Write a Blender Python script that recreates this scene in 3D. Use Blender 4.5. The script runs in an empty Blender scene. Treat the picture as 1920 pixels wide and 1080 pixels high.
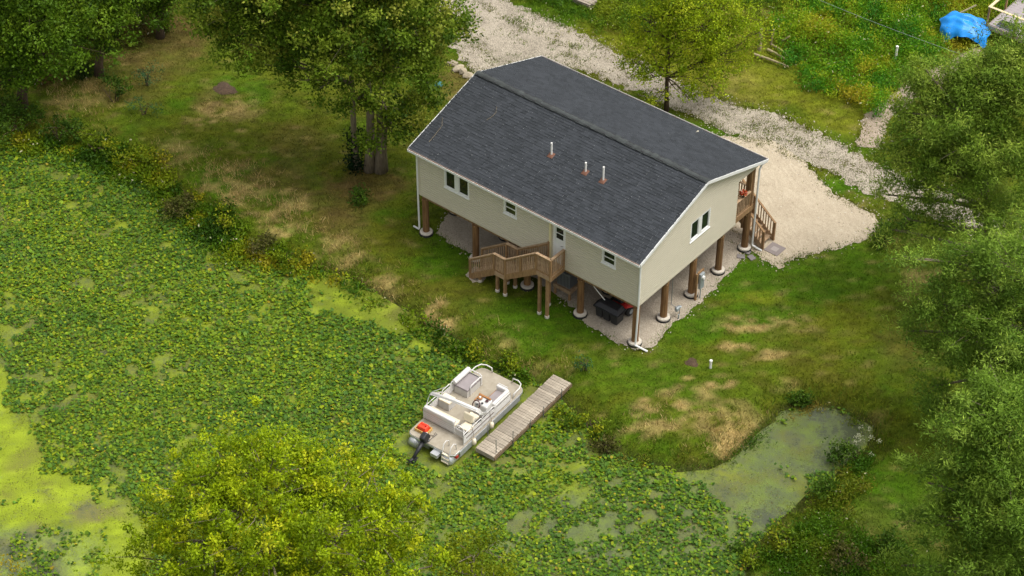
import bpy, bmesh, math, random
import numpy as np
from mathutils import Vector, Matrix
from mathutils.geometry import tessellate_polygon
random.seed(7); RNG = np.random.default_rng(11)
scene = bpy.context.scene
COL = scene.collection
R_ = math.radians

# ------------------------------------------------------------------ camera
CX, CY, CZ = 37.193, -54.234, 58.806
YAW, PIT, ROL, FPX = 2.2528, 0.70263, 0.0038, 3842.75
_d = np.array([math.cos(PIT)*math.cos(YAW), math.cos(PIT)*math.sin(YAW), -math.sin(PIT)])
_r = np.array([math.sin(YAW), -math.cos(YAW), 0.0]); _u = np.cross(_r, _d)
_r2 = _r*math.cos(ROL)+_u*math.sin(ROL); _u2 = -_r*math.sin(ROL)+_u*math.cos(ROL)
cam = bpy.data.cameras.new('camera'); camo = bpy.data.objects.new('camera', cam); COL.objects.link(camo)
m = Matrix.Identity(4)
for i in range(3):
    m[i][0] = _r2[i]; m[i][1] = _u2[i]; m[i][2] = -_d[i]; m[i][3] = (CX, CY, CZ)[i]
camo.matrix_world = m
cam.sensor_width = 36.0; cam.lens = 36.0*FPX/1920; cam.clip_start = 1; cam.clip_end = 3000
scene.camera = camo

# ------------------------------------------------------------------ light
SUN_EL, SUN_AZ = R_(66), R_(60)      # azimuth measured from +Y clockwise (towards +X)
world = bpy.data.worlds.new('World'); scene.world = world; world.use_nodes = True
nt = world.node_tree; nt.nodes.clear()
sky = nt.nodes.new('ShaderNodeTexSky'); sky.sky_type = 'NISHITA'; sky.sun_disc = False
sky.sun_elevation = SUN_EL; sky.sun_rotation = SUN_AZ
sky.air_density = 1.0; sky.dust_density = 6.0; sky.ozone_density = 0.4
hsv = nt.nodes.new('ShaderNodeHueSaturation'); hsv.inputs['Saturation'].default_value = 0.15
bg = nt.nodes.new('ShaderNodeBackground'); bg.inputs['Strength'].default_value = 0.15
out = nt.nodes.new('ShaderNodeOutputWorld')
nt.links.new(sky.outputs[0], hsv.inputs['Color']); nt.links.new(hsv.outputs[0], bg.inputs[0]); nt.links.new(bg.outputs[0], out.inputs[0])
sl = bpy.data.lights.new('sun', 'SUN'); sl.energy = 0.85; sl.angle = R_(30); sl.color = (1.0, 0.95, 0.86)
so = bpy.data.objects.new('sun', sl); COL.objects.link(so)
sdir = Vector((math.sin(SUN_AZ)*math.cos(SUN_EL), math.cos(SUN_AZ)*math.cos(SUN_EL), math.sin(SUN_EL)))
so.rotation_euler = sdir.to_track_quat('Z', 'Y').to_euler(); so.location = (0, 0, 60)
vs = scene.view_settings; vs.view_transform = 'Standard'; vs.look = 'None'; vs.exposure = 0.68; vs.gamma = 1.0
vs.use_curve_mapping = False

# ------------------------------------------------------------------ survey: photo points -> places on the ground
CAMP = np.array([CX, CY, CZ])
def ray(px, py): return _d+_r2*(px-960)/FPX-_u2*(py-540)/FPX
def G(px, py, z=0.0):
    v = ray(px, py); return Vector(CAMP+v*(z-CZ)/v[2])
def PX(P):
    v = np.asarray(P)-CAMP; z = v@_d
    return 960+FPX*(v@_r2)/z, 540-FPX*(v@_u2)/z
_hd = np.array([_d[0], _d[1], 0]); _hd /= np.linalg.norm(_hd)
def VP(base, px, py, off=0.0):
    v = ray(px, py); t = ((np.array(base)+_hd*off-CAMP)@_hd)/(v@_hd); return Vector(CAMP+v*t)

# ------------------------------------------------------------------ noise
def _hash(ix, iy, s):
    n = (ix.astype(np.int64)*374761393+iy.astype(np.int64)*668265263+s*974711) & 0xffffffff
    n = ((n ^ (n >> 13))*1274126177) & 0xffffffff
    return ((n ^ (n >> 16)) & 0xffff)/65535.0
def vnoise(x, y, s=0):
    ix = np.floor(x); iy = np.floor(y); fx = x-ix; fy = y-iy
    fx = fx*fx*(3-2*fx); fy = fy*fy*(3-2*fy)
    a = _hash(ix, iy, s); b = _hash(ix+1, iy, s); c = _hash(ix, iy+1, s); e = _hash(ix+1, iy+1, s)
    return (a*(1-fx)+b*fx)*(1-fy)+(c*(1-fx)+e*fx)*fy
def fbm(x, y, s=0, o=4):
    t = 0; a = .5; w = 0
    for k in range(o):
        t = t+a*vnoise(x*2**k, y*2**k, s+k*17); w += a; a *= .55
    return t/w
def sst(a, b, x):
    t = np.clip((x-a)/(b-a), 0, 1); return t*t*(3-2*t)
def lin(r, g, b):
    f = lambda c: (c/255/12.92 if c <= 10 else ((c/255+.055)/1.055)**2.4)
    return np.array([f(r), f(g), f(b)])

# ------------------------------------------------------------------ materials
def mat(name, col, rough=.7, var=.12, scale=8, metal=0, bump=0, bscale=40, spec=.4, col2=None, stretch=None, objvar=0):
    m = bpy.data.materials.new(name); m.use_nodes = True; n = m.node_tree; b = n.nodes['Principled BSDF']
    b.inputs['Roughness'].default_value = rough; b.inputs['Metallic'].default_value = metal
    b.inputs['Specular IOR Level'].default_value = spec
    tc = n.nodes.new('ShaderNodeTexCoord'); src = tc.outputs['Object']
    if stretch:
        mp = n.nodes.new('ShaderNodeMapping'); mp.inputs['Scale'].default_value = stretch
        n.links.new(src, mp.inputs[0]); src = mp.outputs[0]
    nz = n.nodes.new('ShaderNodeTexNoise'); nz.inputs['Scale'].default_value = scale; nz.inputs['Detail'].default_value = 6
    nz.inputs['Roughness'].default_value = .65
    n.links.new(src, nz.inputs['Vector'])
    cr = n.nodes.new('ShaderNodeValToRGB'); c = np.array(col); c2 = np.array(col2) if col2 is not None else c*(1+var)
    c1 = c if col2 is not None else c*(1-var)
    cr.color_ramp.elements[0].position = .32; cr.color_ramp.elements[1].position = .68
    cr.color_ramp.elements[0].color = (*c1, 1); cr.color_ramp.elements[1].color = (*c2, 1)
    n.links.new(nz.outputs[0], cr.inputs[0]); o = cr.outputs[0]
    if objvar:
        oi = n.nodes.new('ShaderNodeObjectInfo'); mr = n.nodes.new('ShaderNodeMapRange')
        mr.inputs['To Min'].default_value = 1-objvar; mr.inputs['To Max'].default_value = 1+objvar
        n.links.new(oi.outputs['Random'], mr.inputs[0])
        hv = n.nodes.new('ShaderNodeHueSaturation'); n.links.new(mr.outputs[0], hv.inputs['Value']); n.links.new(o, hv.inputs['Color']); o = hv.outputs[0]
    n.links.new(o, b.inputs['Base Color'])
    if bump:
        n2 = n.nodes.new('ShaderNodeTexNoise'); n2.inputs['Scale'].default_value = bscale; n2.inputs['Detail'].default_value = 4
        n.links.new(src, n2.inputs['Vector'])
        bp = n.nodes.new('ShaderNodeBump'); bp.inputs['Strength'].default_value = bump; bp.inputs['Distance'].default_value = .02
        n.links.new(n2.outputs[0], bp.inputs['Height']); n.links.new(bp.outputs[0], b.inputs['Normal'])
    return m
def attr_mat(name, rough=.65, transl=.0, spec=.25, noise=0, nscale=30):
    m = bpy.data.materials.new(name); m.use_nodes = True; n = m.node_tree; b = n.nodes['Principled BSDF']
    b.inputs['Roughness'].default_value = rough; b.inputs['Specular IOR Level'].default_value = spec
    a = n.nodes.new('ShaderNodeAttribute'); a.attribute_name = 'Col'; o = a.outputs['Color']
    if noise:
        tc = n.nodes.new('ShaderNodeTexCoord'); nz = n.nodes.new('ShaderNodeTexNoise'); nz.inputs['Scale'].default_value = nscale
        nz.inputs['Detail'].default_value = 8; nz.inputs['Roughness'].default_value = .75
        n.links.new(tc.outputs['Object'], nz.inputs['Vector'])
        mr = n.nodes.new('ShaderNodeMapRange'); mr.inputs[1].default_value = .3; mr.inputs[2].default_value = .7
        mr.inputs['To Min'].default_value = 1-noise; mr.inputs['To Max'].default_value = 1+noise
        n.links.new(nz.outputs[0], mr.inputs[0])
        hv = n.nodes.new('ShaderNodeHueSaturation'); n.links.new(mr.outputs[0], hv.inputs['Value']); n.links.new(o, hv.inputs['Color']); o = hv.outputs[0]
        bp = n.nodes.new('ShaderNodeBump'); bp.inputs['Strength'].default_value = .6; bp.inputs['Distance'].default_value = .04
        n.links.new(nz.outputs[0], bp.inputs['Height']); n.links.new(bp.outputs[0], b.inputs['Normal'])
    n.links.new(o, b.inputs['Base Color'])
    if transl:
        t = n.nodes.new('ShaderNodeBsdfTranslucent'); n.links.new(o, t.inputs[0])
        mx = n.nodes.new('ShaderNodeMixShader'); mx.inputs[0].default_value = transl
        n.links.new(b.outputs[0], mx.inputs[1]); n.links.new(t.outputs[0], mx.inputs[2])
        n.links.new(mx.outputs[0], n.nodes['Material Output'].inputs[0])
    return m
M = {}
M['siding'] = mat('siding', lin(188, 181, 161), .6, .03, 3)
M['trim'] = mat('white trim', (.70, .70, .68), .5, .04, 6)
M['cream'] = mat('cream metal', lin(214, 202, 160), .5, .04, 6)
M['glass'] = mat('window glass', (.012, .016, .014), .06, .3, 2, spec=.6)
M['gutter_leaf'] = mat('gutter debris', lin(110, 75, 50), .9, .3, 30)
M['wood'] = mat('treated wood', lin(118, 88, 56), .8, .2, 3, bump=.3, bscale=30, col2=lin(160, 128, 90), stretch=(6, 6, 1), objvar=.12)
M['woodh'] = mat('treated boards', lin(140, 112, 82), .8, .2, 5, bump=.3, bscale=30, col2=lin(180, 154, 124), objvar=.14)
M['post'] = mat('creosote post', lin(98, 68, 38), .85, .2, 2.2, bump=.5, bscale=26, col2=lin(140, 106, 68), stretch=(7, 7, .7), objvar=.15)
M['concrete'] = mat('concrete', lin(188, 180, 166), .9, .12, 7, bump=.3)
M['black'] = mat('black plastic', (.018, .018, .02), .5, .25, 9)
M['rubber'] = mat('tyre rubber', (.02, .019, .018), .8, .25, 12)
M['dock'] = mat('weathered dock boards', lin(128, 117, 102), .9, .2, 3, bump=.5, bscale=40, col2=lin(172, 161, 144), stretch=(1, 8, 6), objvar=.2)
M['dockframe'] = mat('weathered dock frame', lin(110, 92, 72), .9, .2, 3)
M['steel'] = mat('grey steel', (.25, .26, .27), .45, .15, 8, metal=.7)
M['alu'] = mat('aluminium', (.55, .56, .56), .4, .1, 4, metal=.6)
M['boatwhite'] = mat('boat white vinyl', (.60, .58, .55), .5, .05, 6)
M['boatpanel'] = mat('boat white panel', (.52, .50, .47), .45, .06, 4)
M['carpet'] = mat('tan deck carpet', lin(146, 137, 120), .95, .1, 3, bump=.2, bscale=120, col2=lin(164, 155, 139))
M['greyseat'] = mat('grey vinyl seat', lin(140, 132, 132), .6, .08, 6)
M['creamseat'] = mat('cream vinyl', lin(222, 210, 184), .55, .06, 6)
M['woodgrain'] = mat('wood trim', lin(150, 104, 60), .5, .2, 8)
M['maroon'] = mat('dark maroon vinyl', lin(70, 38, 40), .5, .2, 9)
M['red'] = mat('red plastic', lin(226, 66, 40), .45, .08, 8)
M['redpaint'] = mat('red paint', lin(170, 30, 28), .4, .1, 6)
M['orange_tray'] = mat('tan tray', lin(200, 160, 90), .6, .1, 8)
M['acgrey'] = mat('grey metal cabinet', lin(112, 114, 116), .5, .06, 5)
M['darkgrey'] = mat('dark grey', (.05, .05, .055), .6, .2, 8)
M['galv'] = mat('galvanised', lin(150, 156, 158), .5, .1, 5, metal=.2)
M['paver'] = mat('grey slate paver', lin(118, 112, 110), .85, .15, 6, objvar=.15)
M['mat'] = mat('grey woven mat', lin(128, 118, 114), .95, .1, 30)
M['mat2'] = mat('pale mat centre', lin(150, 142, 136), .95, .1, 30)
M['stone'] = mat('limestone', lin(150, 139, 118), .9, .18, 4, bump=.5, bscale=12, objvar=.12)
M['teal'] = mat('teal plastic', lin(40, 92, 88), .5, .1, 6)
M['pvc'] = mat('white pvc', (.75, .73, .69), .4, .04, 5)
M['flash'] = mat('rust flashing', lin(104, 70, 54), .8, .2, 12)
M['ridge'] = mat('ridge shingle', lin(60, 64, 63), .95, .2, 14, objvar=.22, bump=.4, bscale=80)
M['dirt'] = mat('dark soil', lin(74, 58, 44), 1, .4, 9, bump=.8, bscale=14)
M['bark'] = mat('grey bark', lin(92, 82, 66), .95, .25, 4, bump=.9, bscale=14, col2=lin(140, 128, 106), stretch=(5, 5, .8))
M['barkdark'] = mat('brown bark', lin(60, 48, 36), .95, .25, 4, bump=.9, bscale=14, col2=lin(96, 80, 60), stretch=(5, 5, .8))
M['log'] = mat('bleached log', lin(150, 138, 104), .9, .2, 6)
M['lumber'] = mat('pale lumber', lin(214, 190, 150), .7, .08, 5)
M['nbfloor'] = mat('grey deck carpet', lin(150, 142, 142), .95, .05, 4)
M['boarddark'] = mat('charcoal board', lin(48, 50, 54), .8, .15, 9)
M['leaf'] = attr_mat('leaf', .6, .42, .2)
M['grass'] = attr_mat('grass blade', .7, .25, .15)
M['ground'] = attr_mat('ground', .95, 0, .1, noise=.35, nscale=7)
M['pad'] = attr_mat('lily leaf', .6, .15, .2)
# blue tarp
M['tarp'] = mat('blue tarp', lin(24, 132, 214), .42, .1, 5, bump=.3, bscale=12)
# shingles: every tab its own tone
def shingle_mat():
    m = bpy.data.materials.new('charcoal shingles'); m.use_nodes = True; n = m.node_tree; b = n.nodes['Principled BSDF']
    b.inputs['Roughness'].default_value = .95; b.inputs['Specular IOR Level'].default_value = .2
    g = n.nodes.new('ShaderNodeNewGeometry'); cr = n.nodes.new('ShaderNodeValToRGB')
    e = cr.color_ramp.elements; e[0].position = 0; e[0].color = (*lin(47, 50, 53), 1); e[1].position = 1; e[1].color = (*lin(58, 61, 65), 1)
    n.links.new(g.outputs['Random Per Island'], cr.inputs[0])
    tc = n.nodes.new('ShaderNodeTexCoord')
    nz = n.nodes.new('ShaderNodeTexNoise'); nz.inputs['Scale'].default_value = .8; nz.inputs['Detail'].default_value = 5; n.links.new(tc.outputs['Object'], nz.inputs['Vector'])
    mr = n.nodes.new('ShaderNodeMapRange'); mr.inputs[1].default_value = .3; mr.inputs[2].default_value = .7; mr.inputs['To Min'].default_value = .93; mr.inputs['To Max'].default_value = 1.07
    n.links.new(nz.outputs[0], mr.inputs[0])
    n2 = n.nodes.new('ShaderNodeTexNoise'); n2.inputs['Scale'].default_value = 60; n2.inputs['Detail'].default_value = 3; n.links.new(tc.outputs['Object'], n2.inputs['Vector'])
    m2 = n.nodes.new('ShaderNodeMapRange'); m2.inputs[1].default_value = .3; m2.inputs[2].default_value = .7; m2.inputs['To Min'].default_value = .8; m2.inputs['To Max'].default_value = 1.2
    n.links.new(n2.outputs[0], m2.inputs[0])
    mu = n.nodes.new('ShaderNodeMath'); mu.operation = 'MULTIPLY'; n.links.new(mr.outputs[0], mu.inputs[0]); n.links.new(m2.outputs[0], mu.inputs[1])
    hv = n.nodes.new('ShaderNodeHueSaturation'); n.links.new(cr.outputs[0], hv.inputs['Color']); n.links.new(mu.outputs[0], hv.inputs['Value'])
    n.links.new(hv.outputs[0], b.inputs['Base Color'])
    return m
M['shingle'] = shingle_mat()
def gravel_mat(name, c1, c2, s1, ripple=False, tint=None):
    m = bpy.data.materials.new(name); m.use_nodes = True; n = m.node_tree; b = n.nodes['Principled BSDF']
    b.inputs['Roughness'].default_value = .95; b.inputs['Specular IOR Level'].default_value = .15
    tc = n.nodes.new('ShaderNodeTexCoord')
    vo = n.nodes.new('ShaderNodeTexVoronoi'); vo.inputs['Scale'].default_value = s1; n.links.new(tc.outputs['Object'], vo.inputs['Vector'])
    sx = n.nodes.new('ShaderNodeSeparateColor'); n.links.new(vo.outputs['Color'], sx.inputs[0])
    nz = n.nodes.new('ShaderNodeTexNoise'); nz.inputs['Scale'].default_value = .7; nz.inputs['Detail'].default_value = 9; nz.inputs['Roughness'].default_value = .7
    n.links.new(tc.outputs['Object'], nz.inputs['Vector'])
    mx = n.nodes.new('ShaderNodeMath'); mx.operation = 'MULTIPLY_ADD'; mx.inputs[1].default_value = .45; n.links.new(sx.outputs[0], mx.inputs[0])
    n.links.new(nz.outputs[0], mx.inputs[2])
    cr = n.nodes.new('ShaderNodeValToRGB'); e = cr.color_ramp.elements; e[0].position = .4; e[0].color = (*c1, 1); e[1].position = .95; e[1].color = (*c2, 1)
    n.links.new(mx.outputs[0], cr.inputs[0]); n.links.new(cr.outputs[0], b.inputs['Base Color'])
    bp = n.nodes.new('ShaderNodeBump'); bp.inputs['Strength'].default_value = .7; bp.inputs['Distance'].default_value = .03
    h = vo.outputs['Distance']
    if ripple:
        wv = n.nodes.new('ShaderNodeTexWave'); wv.inputs['Scale'].default_value = .8; wv.inputs['Distortion'].default_value = 9; wv.inputs['Detail'].default_value = 4; wv.inputs['Detail Scale'].default_value = 1.5
        mp = n.nodes.new('ShaderNodeMapping'); mp.inputs['Rotation'].default_value = (0, 0, R_(125)); n.links.new(tc.outputs['Object'], mp.inputs[0]); n.links.new(mp.outputs[0], wv.inputs['Vector'])
        ad = n.nodes.new('ShaderNodeMath'); ad.operation = 'MULTIPLY_ADD'; ad.inputs[1].default_value = .8; n.links.new(wv.outputs['Fac'], ad.inputs[0]); n.links.new(h, ad.inputs[2]); h = ad.outputs[0]
        bp.inputs['Strength'].default_value = .45
    n.links.new(h, bp.inputs['Height']); n.links.new(bp.outputs[0], b.inputs['Normal'])
    return m
M['gravel'] = gravel_mat('white gravel', lin(112, 104, 90), lin(170, 160, 143), 22)
M['sand'] = gravel_mat('tan sand', lin(156, 143, 122), lin(180, 167, 145), 26, True)
M['pad_sand'] = gravel_mat('grey sand', lin(140, 130, 114), lin(172, 161, 144), 24)
M['path'] = gravel_mat('dirt path', lin(128, 114, 98), lin(164, 150, 132), 20)

# ------------------------------------------------------------------ mesh helpers
class MB:
    def __init__(s): s.v = []; s.f = []
    def add(s, vs, fs):
        o = len(s.v); s.v += [tuple(p) for p in vs]; s.f += [tuple(i+o for i in q) for q in fs]; return s
    def box(s, c, size, rz=0, rx=0, taper=1.0):
        a, b, h = size[0]/2, size[1]/2, size[2]/2; c = Vector(c); rot = Matrix.Rotation(rz, 3, 'Z') @ Matrix.Rotation(rx, 3, 'X')
        P = []
        for z, t in ((-h, 1), (h, taper)):
            for x, y in ((-a*t, -b*t), (a*t, -b*t), (a*t, b*t), (-a*t, b*t)): P.append(c+rot @ Vector((x, y, z)))
        return s.add(P, [(3, 2, 1, 0), (4, 5, 6, 7), (0, 1, 5, 4), (1, 2, 6, 5), (2, 3, 7, 6), (3, 0, 4, 7)])
    def b6(s, x0, x1, y0, y1, z0, z1): return s.box(((x0+x1)/2, (y0+y1)/2, (z0+z1)/2), (x1-x0, y1-y0, z1-z0))
    def bar(s, p, q, w, h, up=(0, 0, 1)):
        p = Vector(p); q = Vector(q); d = (q-p).normalized(); u = Vector(up); sd = d.cross(u)
        if sd.length < 1e-4: sd = d.cross(Vector((0, 1, 0)))
        sd.normalize(); u = sd.cross(d); P = []
        for e in (p, q):
            for a, b in ((-1, -1), (1, -1), (1, 1), (-1, 1)): P.append(e+sd*(a*w/2)+u*(b*h/2))
        return s.add(P, [(3, 2, 1, 0), (4, 5, 6, 7), (0, 1, 5, 4), (1, 2, 6, 5), (2, 3, 7, 6), (3, 0, 4, 7)])
    def tube(s, pts, r, n=8, cap=True):
        pts = [Vector(p) for p in pts]; k = len(pts); rs = r if hasattr(r, '__len__') else [r]*k
        base = len(s.v); prev = None
        for i, p in enumerate(pts):
            t = (pts[min(i+1, k-1)]-pts[max(i-1, 0)]).normalized()
            if prev is None: a = t.cross(Vector((0, 0, 1)) if abs(t.z) < .9 else Vector((1, 0, 0))).normalized()
            else:
                a = prev-t*prev.dot(t)
                a = a.normalized() if a.length > 1e-5 else t.orthogonal().normalized()
            prev = a; b = t.cross(a)
            for j in range(n):
                th = 2*math.pi*j/n; s.v.append(tuple(p+(a*math.cos(th)+b*math.sin(th))*rs[i]))
        for i in range(k-1):
            for j in range(n):
                s.f.append((base+i*n+j, base+i*n+(j+1) % n, base+(i+1)*n+(j+1) % n, base+(i+1)*n+j))
        if cap:
            s.f.append(tuple(base+j for j in reversed(range(n)))); s.f.append(tuple(base+(k-1)*n+j for j in range(n)))
        return s
    def lathe(s, c, prof, n=16):
        c = Vector(c); base = len(s.v)
        for r, z in prof:
            for j in range(n):
                th = 2*math.pi*j/n; s.v.append((c.x+r*math.cos(th), c.y+r*math.sin(th), c.z+z))
        for i in range(len(prof)-1):
            for j in range(n): s.f.append((base+i*n+j, base+i*n+(j+1) % n, base+(i+1)*n+(j+1) % n, base+(i+1)*n+j))
        s.f.append(tuple(base+j for j in reversed(range(n)))); s.f.append(tuple(base+(len(prof)-1)*n+j for j in range(n)))
        return s
    def prism(s, poly, z0, z1):
        n = len(poly); return s.add([(x, y, z0) for x, y in poly]+[(x, y, z1) for x, y in poly],
            [tuple(reversed(range(n))), tuple(range(n, 2*n))]+[(i, (i+1) % n, n+(i+1) % n, n+i) for i in range(n)])
    def build(s, name, m, parent=None, bevel=0, smooth=False):
        me = bpy.data.meshes.new(name); me.from_pydata(s.v, [], s.f); me.materials.append(m if not isinstance(m, str) else M[m]); me.update()
        if smooth: me.polygons.foreach_set('use_smooth', [True]*len(me.polygons))
        o = bpy.data.objects.new(name, me); COL.objects.link(o)
        if parent: o.parent = parent
        if bevel:
            b = o.modifiers.new('bevel', 'BEVEL'); b.width = bevel; b.segments = 2; b.limit_method = 'ANGLE'
        return o
def npmesh(name, V, F, col, m, parent=None):
    """V (n,3), F (k,q) equal-sided faces, col (n,3)"""
    me = bpy.data.meshes.new(name); q = F.shape[1]
    me.vertices.add(len(V)); me.vertices.foreach_set('co', V.astype(np.float32).ravel())
    me.loops.add(F.size); me.loops.foreach_set('vertex_index', F.astype(np.int32).ravel())
    me.polygons.add(len(F)); me.polygons.foreach_set('loop_start', np.arange(0, F.size, q, dtype=np.int32))
    me.polygons.foreach_set('loop_total', np.full(len(F), q, dtype=np.int32))
    if col is not None:
        a = me.color_attributes.new('Col', 'FLOAT_COLOR', 'POINT'); c = np.ones((len(V), 4), np.float32); c[:, :3] = col
        a.data.foreach_set('color', c.ravel())
    me.materials.append(M[m]); me.update(calc_edges=True); me.validate()
    o = bpy.data.objects.new(name, me); COL.objects.link(o)
    if parent: o.parent = parent
    return o
def empty(name, loc=(0, 0, 0), rz=0):
    o = bpy.data.objects.new(name, None); COL.objects.link(o); o.location = loc; o.rotation_euler = (0, 0, rz); o.empty_display_size = .2; return o
def tag(o, label=None, cat=None, group=None, kind=None):
    if label: o['label'] = label
    if cat: o['category'] = cat
    if group: o['group'] = group
    if kind: o['kind'] = kind
    return o
def copy_as(o, parent, loc=None, rot=None):
    c = o.copy(); COL.objects.link(c); c.parent = parent
    if loc is not None: c.location = loc
    if rot is not None: c.rotation_euler = rot
    return c

# ------------------------------------------------------------------ pond outline, terrain
WATER_Z = -0.5
_pp = [(-700, 200), (-300, 240), (0, 262), (90, 278), (170, 300), (250, 328), (300, 352), (340, 400), (400, 450), (450, 480), (510, 498), (560, 505), (630, 512), (680, 535), (740, 570),
       (790, 605), (850, 632), (880, 660), (915, 683), (965, 692), (1005, 715), (1040, 738), (1070, 770), (1110, 805), (1150, 842), (1200, 868), (1280, 882), (1340, 876), (1390, 846), (1430, 806),
       (1470, 770), (1520, 757), (1580, 768), (1640, 802), (1622, 845), (1575, 878), (1538, 915), (1492, 955), (1448, 992), (1412, 1036), (1392, 1090), (1370, 1170), (900, 1195), (200, 1190), (-700, 1270)]
POND = np.array([tuple(G(x, y, WATER_Z))[:2] for x, y in _pp])
def sdist(poly, x, y):
    """signed distance, positive outside"""
    x = np.asarray(x, float); y = np.asarray(y, float); best = np.full(x.shape, 1e9); ins = np.zeros(x.shape, bool); n = len(poly)
    for i in range(n):
        ax, ay = poly[i]; bx, by = poly[(i+1) % n]; dx, dy = bx-ax, by-ay
        t = np.clip(((x-ax)*dx+(y-ay)*dy)/(dx*dx+dy*dy+1e-12), 0, 1)
        best = np.minimum(best, (x-ax-t*dx)**2+(y-ay-t*dy)**2)
        if ay != by:
            c = ((ay > y) != (by > y)) & (x < (bx-ax)*(y-ay)/(by-ay)+ax); ins ^= c
    return np.where(ins, -1, 1)*np.sqrt(best)
def terr(x, y, s=None):
    x = np.asarray(x, float); y = np.asarray(y, float)
    if s is None: s = sdist(POND, x, y)
    s = s+(fbm(x*1.3, y*1.3, 5)-.5)*.5*(np.abs(s) < 3)
    bank = -.5+.5*sst(-.15, 1.7, s)
    return np.where(s > -.15, bank, np.maximum(-.5+(s+.15)*.6, -1.4))
def TZ(x, y): return float(terr(np.array([x]), np.array([y]))[0])
def GT(px, py):
    z = 0.0
    for _ in range(4):
        p = G(px, py, z); z = TZ(p.x, p.y)
    return Vector((p.x, p.y, z))

# sheets laid on the ground (outlines in survey points)
def wpoly(l, z=0): return np.array([tuple(G(a, b, z))[:2] for a, b in l])
ROAD = wpoly([(700, -90), (760, -30), (832, 30), (838, 70), (856, 100), (880, 130), (905, 150), (1000, 150), (1062, 128), (1120, 142), (1175, 165), (1245, 200), (1310, 222), (1395, 264), (1470, 290), (1555, 322), (1645, 370), (1760, 410), (1960, 480),
              (2060, 470), (1800, 372), (1680, 326), (1560, 262), (1460, 214), (1380, 196), (1300, 172), (1200, 115), (1150, 92), (1080, 58), (1000, 24), (940, -4), (850, -60), (780, -110)])
SAND = wpoly([(1378, 258), (1440, 262), (1490, 288), (1530, 325), (1556, 360), (1600, 384), (1640, 404), (1655, 430), (1612, 455), (1560, 466), (1512, 480), (1480, 488), (1462, 503), (1436, 492), (1421, 476), (1400, 466), (1340, 440), (1250, 330), (1300, 250)])
HPAD = np.array([(-12.3, 2.2), (-11.7, .55), (-10.6, .25), (-9.0, .35), (-8.4, .5), (-6.4, .9), (-4.6, .55), (-3.4, .25), (-2.4, -.2), (-1.0, -.25), (0.25, -.15), (.6, .6), (.35, 2.2), (.5, 4.2), (.3, 6.0), (.2, 7.6), (-.3, 9.2), (-6, 9.3), (-12.2, 9.0)])
PATH = wpoly([(1830, 88), (1850, 106), (1722, 182), (1668, 226), (1652, 280), (1606, 275), (1622, 218), (1692, 160)])
STEP = wpoly([(872, 516), (892, 500), (915, 515), (905, 530), (885, 532)])
def ragged(poly, amp, step=.1, s=0, sc=2.6):
    P = []; n = len(poly)
    for i in range(n):
        a = poly[i]; b = poly[(i+1) % n]; L = np.hypot(*(b-a)); k = max(1, int(L/step)); nrm = np.array([b[1]-a[1], a[0]-b[0]])/max(L, 1e-6)
        for j in range(k):
            p = a+(b-a)*j/k
            o = (fbm(np.array([p[0]*sc]), np.array([p[1]*sc]), s, 5)[0]-.5)*2*amp+(vnoise(np.array([p[0]*9.]), np.array([p[1]*9.]), s+3)[0]-.5)*amp*.35
            P.append(p+nrm*o)
    return P
def sheet(name, poly, m, z, amp, s):
    P = ragged(poly, amp, .12, s); tri = tessellate_polygon([[Vector((p[0], p[1], 0)) for p in P]])
    mb = MB(); mb.v = [(p[0], p[1], z) for p in P]; mb.f = [tuple(t) for t in tri]
    o = mb.build(name, m)
    bm = bmesh.new(); bm.from_mesh(o.data); bmesh.ops.recalc_face_normals(bm, faces=bm.faces)
    if sum(f.normal.z for f in bm.faces) < 0: bmesh.ops.reverse_faces(bm, faces=bm.faces)
    bm.to_mesh(o.data); bm.free()
    return tag(o, kind='structure')
sheet('driveway', ROAD, 'gravel', .012, .5, 21)
sheet('sand_yard', SAND, 'sand', .020, .28, 31)
sheet('sand_pad', HPAD, 'pad_sand', .028, .22, 41)
sheet('dirt_path', PATH, 'path', .016, .3, 51)
sheet('stair_landing', STEP, 'pad_sand', .034, .1, 61)

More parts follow.
